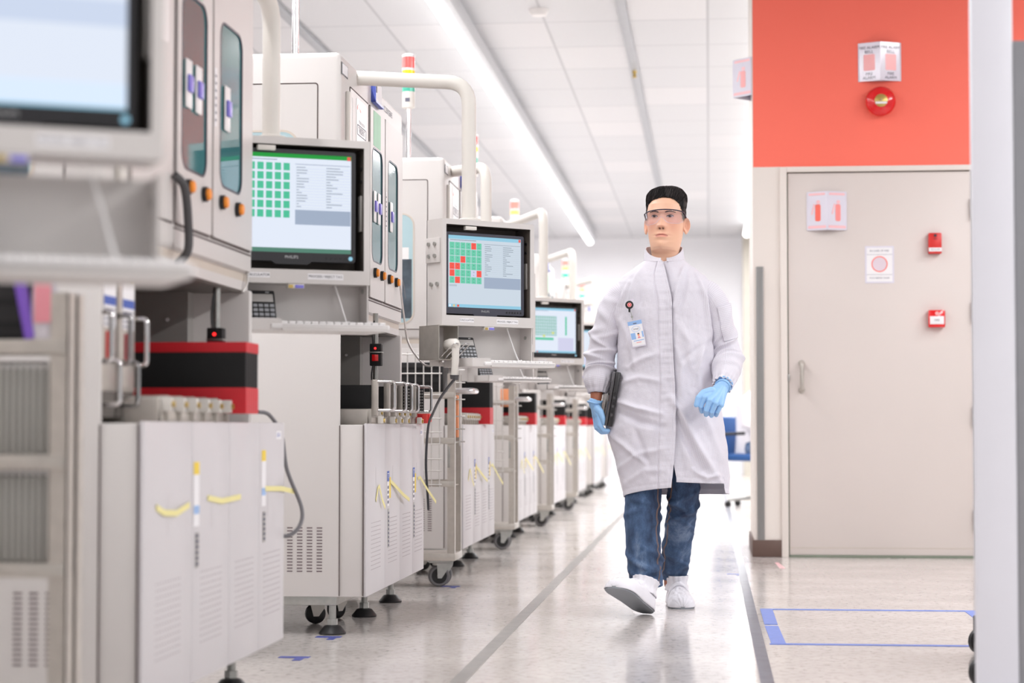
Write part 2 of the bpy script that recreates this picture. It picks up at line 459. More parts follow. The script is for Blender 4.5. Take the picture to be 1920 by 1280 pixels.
# bell
q = at(1650, 192, WY)
t = thing('fire_alarm_bell', 'round glossy red alarm bell with brass centre on the orange wall', 'alarm bell', (q.x, WY - 0.001, q.z))
MB().lathe([(0.05, 0), (0.05, 0.025), (0.083, 0.027), (0.086, 0.04), (0.082, 0.052), (0.066, 0.066), (0.04, 0.074), (0.0, 0.076)], 'bellred', 40, RX(PI / 2)).build('gong', t)
m = MB().lathe([(0.037, 0.072), (0.037, 0.079), (0.034, 0.081), (0.0, 0.082)], 'brass', 32, RX(PI / 2)); m.box((-0.033, -0.0835, -0.02), (0.033, -0.081, -0.008), 'paper'); m.cyl((0, -0.086, 0.004), (0, -0.08, 0.004), 0.004, 'zinc'); m.build('centre_cap', t)
# poster
q = at(1649, 496, WY)
t = thing('instruction_notice', 'white laminated notice with a red ring taped on the door leaf', 'notice', (q.x, WY - 0.0005, q.z))
m = MB(); W, H = 0.166, 0.215
m.box((-W / 2, -H / 2, 0), (W / 2, H / 2, 0.002), 'signface', 0, 1, FY)
m.box((-W / 2 + 0.01, -H / 2 + 0.01, 0.002), (W / 2 - 0.01, H / 2 - 0.01, 0.0026), 'paper', 0, 1, FY)
m.box((-W / 2 + 0.01, H / 2 - 0.05, 0.0026), (W / 2 - 0.01, H / 2 - 0.0485, 0.003), 'ink', 0, 1, FY)
m.box((-W / 2 + 0.01, -H / 2 + 0.05, 0.0026), (W / 2 - 0.01, -H / 2 + 0.0485, 0.003), 'ink', 0, 1, FY)
m.text('IN CASE OF FIRE', 0.015, 'ink', FY, 0, H / 2 - 0.028, 0.0032)
m.text('PUSH BREAK GLASS', 0.013, 'ink', FY, 0, -H / 2 + 0.03, 0.0032)
m.frame(circ(0, 0.003, 0.046), circ(0, 0.003, 0.0405), 0.0026, 0.0034, 'signred', FY)
m.prism(circ(0, 0.003, 0.0405), 0.0026, 0.003, 'ringfill', FY)
m.build('notice_sheet', t)
# pull station (upper) and call point (lower)
q = at(1752, 457, WY)
t = thing('alarm_strobe', 'small tall red alarm unit with white strip, upper of the two on the door', 'alarm unit', (q.x, WY - 0.001, q.z))
m = MB().box((-0.037, -0.045, -0.06), (0.037, 0, 0.06), 'devred', 0.006); m.build('housing', t)
m = MB().box((-0.037, -0.0468, -0.048), (0.037, -0.044, -0.026), 'paper', 0.001); m.text('FIRE ALARM', 0.01, 'inkdark', FY, 0, -0.037, 0.0472); m.build('label_strip', t)
m = MB().cyl((0, -0.05, 0.044), (0, -0.044, 0.044), 0.008, 'inkdark'); m.text('FIRE', 0.012, 'inkdark', FY, 0, 0.024, 0.0456); m.build('lock', t)
q = at(1755, 598, WY)
t = thing('manual_call_point', 'squarish red break-glass call point with white window, lower of the two on the door', 'call point', (q.x, WY - 0.001, q.z))
m = MB().box((-0.047, -0.05, -0.05), (0.047, 0, 0.05), 'bellred', 0.006); m.build('housing', t)
m = MB().box((-0.04, -0.052, -0.032), (0.04, -0.049, 0.014), 'paper', 0.004); m.text('FIRE', 0.016, 'inkdark', FY, 0, -0.009, 0.0525); m.build('glass_window', t)
m = MB().cyl((0, -0.053, 0.03), (0, -0.049, 0.03), 0.011, 'signpink'); m.build('emblem', t)

# ------------------------------------------------------------------ floor tape
def strip(name, label, poly, m, z=0.0016):
    return tag(MB().prism(poly, 0.0, z, m).build(name), label, 'floor tape')
def long_strip(name, label, x0, x1, y0, y1, m): return strip(name, label, [(x0, y0), (x1, y0), (x1, y1), (x0, y1)], m)
long_strip('floor_tape', 'long worn grey floor line running beside the feeder carts', -0.763, -0.717, 2, 31, 'greytape')
long_strip('floor_tape', 'long dark floor line running past the right side of the walking man', 0.147, 0.187, 2, 31, 'darktape')
yb = at_z(1430, 1142, 0).y; yf = at_z(1445, 1207, 0).y; xl = 0.205
long_strip('floor_tape', 'thin blue tape across the floor, the farther of two parallel strips by the door', xl, 1.09, yb - 0.02, yb + 0.02, 'bluetape')
long_strip('floor_tape', 'thin blue tape across the floor, the nearer of two parallel strips by the door', xl, 1.6, yf - 0.02, yf + 0.02, 'bluetape')
strip('floor_tape', 'blue tape along the dark floor line, the far half of the broken left side', [(xl, 7.66), (xl + 0.05, 7.66), (xl + 0.05, yb), (xl, yb)], 'bluetape', 0.0022)
strip('floor_tape', 'blue tape along the dark floor line, the near half of the broken left side', [(xl + 0.006, yf), (xl + 0.056, yf), (xl + 0.05, 7.6), (xl, 7.6)], 'bluetape', 0.0022)
strip('floor_tape', 'short blue tape closing the right side of the taped floor box', [(1.03, yb - 1.3), (1.08, yb - 1.3), (1.08, yb), (1.03, yb)], 'bluetape', 0.0022)
def mark(label, px, py, w):
    p = at_z(px, py, 0)
    m = MB()
    m.prism([(p.x - w, p.y - 0.02), (p.x + w, p.y - 0.02), (p.x + w, p.y + 0.02), (p.x - w, p.y + 0.02)], 0, 0.0015, 'navytape')
    m.prism([(p.x + w * 0.2, p.y - 0.09), (p.x + w * 0.75, p.y - 0.09), (p.x + w * 0.75, p.y - 0.02), (p.x + w * 0.2, p.y - 0.02)], 0, 0.0015, 'navytape')
    return tag(m.build('floor_tape_mark'), label, 'floor tape')
mark('small navy tape corner mark on the floor, nearest the camera, below the second cart', 552, 1232, 0.05)
mark('small navy tape corner mark on the floor under the front foot of the second cart', 616, 1194, 0.045)
mark('small navy tape corner mark on the floor in front of the wheeled trolley', 845, 1099, 0.045)
mark('small navy tape corner mark on the floor beside the dark line near the pier', 1378, 1076, 0.04)
# red and white floor sticker by the brown baseboard is left out of the tape group: it is a thin red mark
p = at_z(1465, 1058, 0)
strip('floor_tape', 'short faded red tape mark on the floor at the brown baseboard', [(p.x - 0.02, p.y - 0.3), (p.x + 0.01, p.y - 0.3), (p.x - 0.01, p.y + 0.15), (p.x - 0.03, p.y + 0.15)], 'signsalmon')

# ------------------------------------------------------------------ ceiling fittings
M_['tube'] = screen_mat('lamp_diffuser', (255, 255, 255), 6.0)
M_['lamphouse'] = mat('lamp_housing', (206, 207, 210), 0.35, 0.3)
def strip_light(label, x, y0, y1, zz=3.6):
    t = thing('ceiling_light', label, 'ceiling light', (x, (y0 + y1) / 2, zz), group='ceiling strip lights')
    m = MB().tube([(x, y0, zz), (x, y0 + 0.02, zz), (x, y1 - 0.02, zz), (x, y1, zz)], [0.03, 0.048, 0.048, 0.03], 'tube', 16)
    m.build('diffuser', t, t.location)
    m = MB().box((x + 0.035, y0, zz - 0.01), (x + 0.11, y1, zz + 0.1), 'lamphouse', 0.004)
    for k in range(int((y1 - y0) / 3)):
        m.box((x + 0.05, y0 + 1.5 + 3 * k, zz + 0.1), (x + 0.08, y0 + 1.54 + 3 * k, CEIL), 'lamphouse')
    m.build('housing', t, t.location)
    return t
strip_light('long white strip light on the ceiling running the length of the machine row', -1.82, -1, 30.6)
strip_light('far strip light whose end shows beside the pier with the door', at(1404, 440, 28.).x, 13.5, 29.6)
strip_light('added unseen strip light over the space behind the machine row', -6.0, -1, 30.6)  # extra lamp row out of view, added to light the hall
strip_light('added unseen strip light over the floor in front of the door', 3.4, -1.5, 10.5)  # extra lamp out of frame, added for more light
strip_light('added unseen strip light over the space behind the door pier', 4.4, 13.5, 30.5)  # added behind the pier to brighten the far wall and ceiling
p = at_z(1010, 18, CEIL)
tag(MB().lathe([(0.0, -0.05), (0.05, -0.045), (0.07, -0.02), (0.075, 0.0)], 'white', 24).build('smoke_detector', loc=(p.x, p.y, CEIL)), 'round white detector disc on the ceiling right of the strip light', 'smoke detector')
p = at_z(1193, 133, CEIL - 0.03)
tag(MB().lathe([(0.0, -0.06), (0.02, -0.055), (0.012, -0.03), (0.02, -0.01), (0.02, 0.0)], 'brass', 16).build('sprinkler_head', loc=(-0.61, p.y, CEIL - 0.03)), 'small brass sprinkler on the ceiling runner above the man', 'sprinkler')
# ================================================================== MACHINES (tall enclosed handlers in a row)
M_['winview'] = mat('window_interior', (74, 86, 96), 0.4, var=0.45, scale=16)
PITCH = 2.857; Y0 = 4.27; LEN = 1.46; XF = -1.333; XB = -2.35
OFFM = (-1.85, LEN / 2, 0)
def yk(k): return Y0 + PITCH * k

def make_machine():
    r = thing('test_machine', '', 'machine', (-1.85, LEN / 2, 0))
    o = OFFM
    # base: side panels with an open feeder bay between them
    m = MB()
    m.box((XB, 0, 0.136), (XF, 0.014, 1.148), 'paint', 0.004)
    m.box((XB, LEN - 0.035, 0.136), (XF, LEN, 1.148), 'paint', 0.006)
    m.box((XB, 0.03, 0.136), (-1.95, LEN - 0.03, 1.148), 'paint')
    m.box((XB, 0.03, 0.136), (-1.36, LEN - 0.03, 0.74), 'paint')
    m.box((XB + 0.02, 0.004, 0.105), (XF - 0.01, LEN - 0.004, 0.14), 'zinc', 0.003)
    m.build('base_cabinet', r, o)
    m = MB()
    m.box((-1.955, 0.036, 0.742), (-1.945, LEN - 0.036, 1.15), 'panelgrey')
    m.box((-1.95, 0.015, 0.742), (XF - 0.01, 0.018, 1.15), 'panelgrey')
    m.box((-1.95, LEN - 0.10, 0.742), (-1.50, LEN - 0.036, 1.15), 'panelgrey')
    m.box((-1.95, 0.036, 1.14), (XF - 0.02, LEN - 0.036, 1.15), 'intdark')
    m.box((-1.95, 0.036, 0.738), (XF - 0.02, LEN - 0.036, 0.745), 'intdark')
    for x, z in ((-1.82, 0.93), (-1.62, 0.99), (-1.56, 1.06)): m.cyl((x, LEN - 0.104, z), (x, LEN - 0.099, z), 0.006, 'paper', 8)
    m.build('feeder_bay_lining', r, o)
    m = MB()
    m.box((XB + 0.02, 0.012, 1.145), (XF - 0.012, LEN - 0.012, 1.172), 'paint')
    m.box((XB + 0.02, 0.012, 1.172), (XF - 0.012, LEN - 0.012, 1.196), 'beige')
    m.build('neck_band', r, o)
    # vent slots low on the side panel
    m = MB()
    for i in range(4):
        x = -1.515 + 0.0363 * i
        for j in range(15):
            z = 0.226 + 0.0112 * j
            m.box((x - 0.010, -0.0015, z), (x + 0.010, 0.002, z + 0.0036), 'holes')
    m.build('side_vent', r, o)
    # upper housing
    m = MB(); m.box((XB, 0, 1.192), (XF, LEN, 2.12), 'paint', 0.022, 3); m.build('upper_housing', r, o)
    m = MB()
    m.frame(rrect(-2.26, 1.242, -1.417, 2.007, 0.012), rrect(-2.256, 1.246, -1.421, 2.003, 0.010), 0, 0.0015, 'gap', FY)
    m.prism(rrect(-2.255, 1.247, -1.422, 2.002, 0.010), 0, 0.0012, 'paint', FY)
    m.build('side_access_panel', r, o)
    m = MB(); m.frame(rrect(-2.12, 1.27, -1.486, 1.835, 0.062), rrect(-2.112, 1.278, -1.494, 1.827, 0.056), 0, 0.004, 'beige', FY)
    m.prism(rrect(-2.113, 1.277, -1.493, 1.828, 0.056), 0, 0.0025, 'tealside', FY)
    m.build('side_window', r, o)
    m = MB()
    m.box((-2.08, -0.0035, 1.60), (-1.515, -0.0024, 1.66), 'white'); m.box((-2.08, -0.0035, 1.30), (-1.50, -0.0024, 1.60), 'winview')
    for i in range(5): m.tube(spline([(-2.05 + 0.1 * i, -0.004, 1.33), (-2.0 + 0.1 * i, -0.0042, 1.38 + 0.04 * i), (-1.95 + 0.1 * i, -0.004, 1.50), (-1.93 + 0.1 * i, -0.004, 1.40)], 5), 0.0022, 'cablegrey', 6)
    m.build('window_view', r, o)
    # front towards the aisle
    Fm = T(XF, 0, 0) @ FX
    m = MB()
    m.frame(rrect(0.17, 1.256, 0.575, 2.022, 0.01), rrect(0.174, 1.26, 0.571, 2.018, 0.008), 0, 0.0025, 'gap', Fm)
    m.prism(rrect(0.176, 1.262, 0.569, 2.016, 0.008), 0, 0.003, 'paint', Fm)
    m.prism(rrect(0.30, 1.70, 0.52, 2.0, 0.012), 0.003, 0.0045, 'white', Fm)
    m.prism([(0.352 + 0.045 * math.cos(a), 1.955 + 0.026 * math.sin(a)) for a in [0.3 + 0.13 * i for i in range(19)]] + [(0.35 + 0.036 * math.cos(a), 1.948 + 0.018 * math.sin(a)) for a in [0.3 + 0.13 * i for i in range(18, -1, -1)]], 0.0045, 0.0055, 'signred', Fm)
    m.text('Multi-Function', 0.022, 'ink', Fm, 0.41, 1.915, 0.0055)
    m.frame(rrect(0.315, 1.862, 0.505, 1.902, 0.003), rrect(0.318, 1.865, 0.502, 1.899, 0.002), 0.0045, 0.0055, 'ink', Fm)
    m.text('TRIDENT', 0.034, 'ink', Fm, 0.41, 1.882, 0.0055)
    m.build('logo_panel', r, o)
    m = MB()
    m.box((0.09, 1.3, 0), (0.135, 1.99, 0.016), 'offwhite', 0.004, 2, Fm); m.box((0.185, 1.3, 0.001), (0.215, 1.985, 0.006), 'panelgrey', 0.002, 1, Fm)
    m.build('pull_strip', r, o)
    for n, (a0, a1, w0, w1) in enumerate(((0.59, 0.945, 0.63, 0.885), (0.955, 1.42, 1.025, 1.285))):
        m = MB()
        m.frame(rrect(a0, 1.256, a1, 2.022, 0.012), rrect(a0 + 0.004, 1.26, a1 - 0.004, 2.018, 0.010), 0, 0.0025, 'gap', Fm)
        m.frame(rrect(a0 + 0.005, 1.261, a1 - 0.005, 2.017, 0.010, 8), rrect(w0, 1.405, w1, 1.864, 0.05, 8), 0, 0.008, 'paint', Fm)
        dd = m.build('access_door', r, o)
        g = MB(); g.frame(rrect(w0, 1.405, w1, 1.864, 0.05), rrect(w0 + 0.006, 1.411, w1 - 0.006, 1.858, 0.045), 0.004, 0.0092, 'bezel', Fm)
        g.prism(rrect(w0 + 0.005, 1.41, w1 - 0.005, 1.859, 0.046), 0.0015, 0.005, 'teal', Fm); g.build('door_window', dd, (0, 0, 0)).location = Vector((0, 0, 0)) - Vector(o)
        for hx in ((0.69, 0.79) if n == 0 else (1.10,)):
            g = MB(); g.box((hx - 0.03, 1.565, 0.0075), (hx + 0.03, 1.69, 0.012), 'white', 0.003, 2, Fm)
            g.box((hx - 0.022, 1.605, 0.012), (hx + 0.022, 1.65, 0.02), 'violet', 0.004, 2, Fm)
            g.build('door_catch', dd, (0, 0, 0)).location = Vector((0, 0, 0)) - Vector(o)
    m = MB(); m.prism(rrect(0.66, 1.87, 0.83, 2.01, 0.004), 0.008, 0.009, 'greensheet', Fm); m.build('green_notice', r, o)
    m = MB()
    m.box((0.965, 1.56, 0.008), (0.985, 1.72, 0.0092), 'paper', 0, 1, Fm)
    for j in range(7): m.box((0.968, 1.575 + 0.02 * j, 0.0092), (0.982, 1.581 + 0.02 * j, 0.0096), 'ink', 0, 1, Fm)
    m.build('instruction_label', r, o)
    for y in (0.685, 0.85, 1.04, 1.22):
        m = MB(); m.lathe([(0.02, 0), (0.02, 0.012), (0.0165, 0.012)], 'black', 20, T(XF + 0.008, y, 1.362) @ RY(PI / 2))
        m.lathe([(0.0165, 0.004), (0.0155, 0.019), (0.012, 0.022), (0, 0.022)], 'orangebtn', 20, T(XF + 0.008, y, 1.362) @ RY(PI / 2))
        m.build('push_button', r, o)
    m = MB(); m.box((0.59, 1.2, 0), (1.42, 1.246, 0.003), 'paint', 0.001, 1, Fm); m.box((0.59, 1.246, 0), (1.42, 1.25, 0.0035), 'gap', 0, 1, Fm); m.build('lower_cover', r, o)
    m = MB(); m.text('AC 2500 SERIES', 0.034, 'ink', Fm, 1.06, 2.064, 0.0015); m.build('nameplate', r, o)
    m = MB(); m.box((0.012, 2.04, 0), (0.13, 2.085, 0.0015), 'bezel', 0, 1, Fm); m.box((0.02, 2.045, 0.001), (0.12, 2.08, 0.002), 'paper', 0, 1, Fm); m.build('band_sticker', r, o)
    m = MB()
    m.box((0.645, 2.04, 0), (0.84, 2.125, 0.006), 'bluepl', 0.002, 1, Fm); m.box((0.645, 2.04, 0.006), (0.84, 2.048, 0.02), 'bluepl', 0, 1, Fm)
    m.box((0.645, 2.04, 0.006), (0.652, 2.125, 0.02), 'bluepl', 0, 1, Fm)
    m.box((0.67, 2.05, 0.007), (0.76, 2.118, 0.010), 'inkdark', 0, 1, Fm); m.box((0.72, 2.05, 0.011), (0.835, 2.13, 0.0125), 'paper', 0, 1, Fm)
    m.box((0.66, 2.05, 0.013), (0.79, 2.085, 0.0142), 'paper', 0, 1, Fm)
    m.build('document_pocket', r, o)
    # adjustable feet and casters
    for y in (0.03, 0.70, 1.35):
        m = MB(); m.cyl((-1.363, y, 0.03), (-1.363, y, 0.14), 0.013, 'zinc', 14)
        m.cyl((-1.363, y, 0.034), (-1.363, y, 0.055), 0.02, 'zinc', 6)
        m.lathe([(0.048, 0), (0.05, 0.006), (0.03, 0.03), (0.016, 0.034), (0, 0.034)], 'black', 24, T(-1.363, y, 0))
        m.build('levelling_foot', r, o)
    for x, y, a in ((-1.50, 0.40, 0.4), (-1.46, 0.62, 0.9)):
        m = MB(); R_ = T(x, y, 0) @ RZ(a)
        m.box((-0.04, -0.04, 0.118), (0.04, 0.04, 0.137), 'steel', 0.003, 1, R_)
        for s in (-1, 1): m.prism([(-0.035, 0.118), (0.035, 0.118), (0.03, 0.06), (0.008, 0.03), (-0.012, 0.03)], s * 0.026 - 0.002, s * 0.026 + 0.002, 'steel', R_ @ FY)
        w = MB(); w.lathe([(0, -0.018), (0.03, -0.018), (0.038, -0.012), (0.038, 0.012), (0.03, 0.018), (0, 0.018)], 'black', 24, R_ @ T(0, 0, 0.0385) @ RX(PI / 2))
        cc = m.build('caster', r, o); ww = w.build('wheel', cc, (0, 0, 0)); ww.location = Vector((0, 0, 0)) - Vector(o)
    return r

def make_tower(machine, ht, lit):
    m = MB(); x, y = -1.56, 0.27; o = OFFM; b = 2.115; t = 2.115 + ht
    m.cyl((x, y, b), (x, y, t - 0.27), 0.0135, 'chrome', 14); m.lathe([(0.03, 0), (0.03, 0.008), (0.016, 0.02)], 'chrome', 18, T(x, y, b))
    p = m.build('signal_tower', machine, o)
    off = Vector((0, 0, 0)) - Vector(o)
    R = 0.0335
    def seg(nm, z0, z1, mm):
        q = MB(); q.lathe([(R, z0), (R, z1)], mm, 24, T(x, y, 0)); q.lathe([(R + 0.0015, z1 - 0.006), (R + 0.0015, z1 + 0.006), (R, z1 + 0.006)], 'white', 24, T(x, y, 0))
        q.build(nm, p, (0, 0, 0)).location = off
    q = MB(); q.lathe([(0.014, t - 0.29), (R, t - 0.283), (R, t - 0.2)], 'offwhite', 24, T(x, y, 0)); q.box((x - 0.012, y - R - 0.0015, t - 0.255), (x + 0.012, y - R + 0.004, t - 0.235), 'ink'); q.build('tower_base', p, (0, 0, 0)).location = off
    s = 'on' if lit else ''
    seg('green_lamp', t - 0.2, t - 0.155, 'lampgrn' + s); seg('clear_lamp', t - 0.155, t - 0.13, 'white'); seg('amber_lamp', t - 0.13, t - 0.082, 'lampyel' + s); seg('red_lamp', t - 0.082, t - 0.012, 'lampred' + s)
    q = MB(); q.lathe([(R, t - 0.012), (R * 0.95, t - 0.004), (R * 0.6, t), (0, t)], 'white', 24, T(x, y, 0)); q.build('tower_cap', p, (0, 0, 0)).location = off

machine_proto = make_machine()
MLAB = {-1: 'tall beige test machine cut off by the left edge, behind the nearest blurred monitor',
        0: 'tall beige test machine with orange reflections in its windows, nearest whole one at left',
        1: 'tall beige test machine behind the green-topped screen, second from the camera in the row',
        2: 'tall beige test machine under the sharp three-colour signal tower',
        3: 'tall beige test machine right behind the sharp monitor station, fourth from the camera',
        4: 'tall beige test machine deep in the row, fifth from the camera',
        5: 'tall beige test machine deep in the row, sixth from the camera',
        6: 'tall beige test machine deep in the row, seventh from the camera',
        7: 'farthest tall beige test machine at the end of the row'}
machines = {}
for k in range(-1, 8):
    loc = (-1.85, yk(k) + LEN / 2, 0)
    if k == -1: machine_proto.location = loc; machine_proto['label'] = MLAB[k]; machines[k] = machine_proto; machine_proto['group'] = 'test machines in the row'
    else: machines[k] = dup(machine_proto, loc, MLAB[k], group='test machines in the row')
for k, (ht, lit) in {0: (0.585, 0), 1: (0.585, 0), 2: (0.585, 0), 3: (0.585, 0), 4: (0.47, 1), 5: (0.47, 1), 6: (0.47, 1), 7: (0.43, 1)}.items():
    make_tower(machines[k], ht, lit)

# ================================================================== OPERATOR TERMINALS hanging on swivel arms
AX = (0, 0, 0)
def enclosure(root, flat):
    """local frame: x along the front (right in the photo), y into the box, z up, origin at the centre of the front"""
    W, H, Dp = 0.2125, 0.199, 0.105
    m = MB()
    op = [(-0.195, -0.161), (0.195, -0.161), (0.195, 0.179), (-0.195, 0.179)]
    m.frame([(-W, -H), (W, -H), (W, H), (-W, H)], op, 0, -0.004, 'paint', FY)
    m.frame([(-W, -H), (W, -H), (W, H), (-W, H)], [(-W + .003, -H + .003), (W - .003, -H + .003), (W - .003, H - .003), (-W + .003, H - .003)], -0.004, -Dp, 'paint', FY)
    m.box((-W, Dp - 0.003, -H), (W, Dp, H), 'paint')
    m.build('enclosure', root)
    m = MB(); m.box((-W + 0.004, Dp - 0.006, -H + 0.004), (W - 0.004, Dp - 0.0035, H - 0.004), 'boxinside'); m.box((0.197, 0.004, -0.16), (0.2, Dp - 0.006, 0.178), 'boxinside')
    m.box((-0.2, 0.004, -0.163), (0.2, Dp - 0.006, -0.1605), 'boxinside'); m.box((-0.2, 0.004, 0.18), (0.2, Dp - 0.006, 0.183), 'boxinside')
    m.box((0.19, 0.02, -0.05), (0.1965, 0.05, 0.05), 'panelgrey', 0.002)
    for z in (0.125, 0.09): m.cyl((0.192, 0.03, z), (0.198, 0.03, z), 0.005, 'black', 10)
    m.build('enclosure_lining', root)
    # hinge plate with bolts on the left side
    m = MB(); m.box((-W - 0.009, 0.012, 0.035), (-W, 0.10, 0.128), 'paint', 0.002)
    for y in (0.035, 0.075):
        for z in (0.06, 0.105): m.cyl((-W - 0.016, y, z), (-W - 0.009, y, z), 0.0075, 'zinc', 12)
    m.build('hinge_plate', root)
    for y, z in ((0.03, -0.045), (0.07, -0.045)): MB().cyl((-W - 0.008, y, z), (-W, y, z), 0.008, 'zinc', 12).build('side_bolt', root)
    # compartment under the box and the tray
    m = MB()
    m.box((-W + 0.004, Dp - 0.02, -0.35), (W - 0.001, Dp - 0.015, -H), 'paint')
    m.box((W - 0.005, 0.012, -0.35), (W - 0.001, Dp - 0.015, -H), 'paint')
    m.box((-W + 0.066, 0.002, -0.352), (-W + 0.070, Dp - 0.015, -H), 'paint')
    m.cyl((W - 0.008, 0.05, -0.235), (W - 0.004, 0.05, -0.235), 0.007, 'zinc', 12)
    m.build('compartment', root)
    m = MB()
    m.box((-W + 0.066, -0.10, -0.354), (W + 0.02, Dp - 0.015, -0.350), 'paint'); m.box((-W + 0.066, -0.10, -0.354), (-W + 0.15, -0.096, -0.322), 'paint'); m.box((-W + 0.066, -0.10, -0.354), (-W + 0.070, 0.03, -0.322), 'paint'); m.box((-W + 0.15, -0.105, -0.354), (W + 0.02, -0.098, -0.338), 'paint')
    m.build('keyboard_tray', root)
    # two stickers and the catch
    m = MB(); m.box((-0.135, -0.1855, 0), (-0.07, -0.171, 0.0008), 'paper', 0, 1, FY); m.text('CALCULATOR', 0.0098, 'inkdark', FY, -0.1025, -0.178, 0.0012); m.build('calculator_sticker', root)
    m = MB(); m.box((0.035, -0.1875, 0), (0.136, -0.171, 0.0008), 'paper', 0, 1, FY); m.text('PROCESS / REJECT TAG', 0.0092, 'inkdark', FY, 0.0855, -0.179, 0.0012); m.build('reject_tag_sticker', root)
    m = MB(); m.box((-0.02, 0.0, -0.213), (0.026, 0.02, -0.2), 'offwhite', 0.002); m.box((0.0, -0.002, -0.212), (0.024, 0.002, -0.203), 'violet', 0.001); m.box((-0.018, -0.002, -0.212), (-0.006, 0.002, -0.203), 'brass'); m.build('catch', root)
    m = MB(); m.tube(spline([(0.12, 0.05, -0.2), (0.135, 0.045, -0.25), (0.15, 0.02, -0.32), (0.155, -0.0, -0.332)], 6), 0.003, 'white', 8); m.cyl((0.153, 0.008, -0.326), (0.157, -0.01, -0.338), 0.006, 'white', 10); m.build('keyboard_cable', root)
    m = MB(); m.box((-0.105, 0.002, 0.162), (-0.055, 0.02, 0.176), 'offwhite', 0.002); m.build('screen_latch', root)

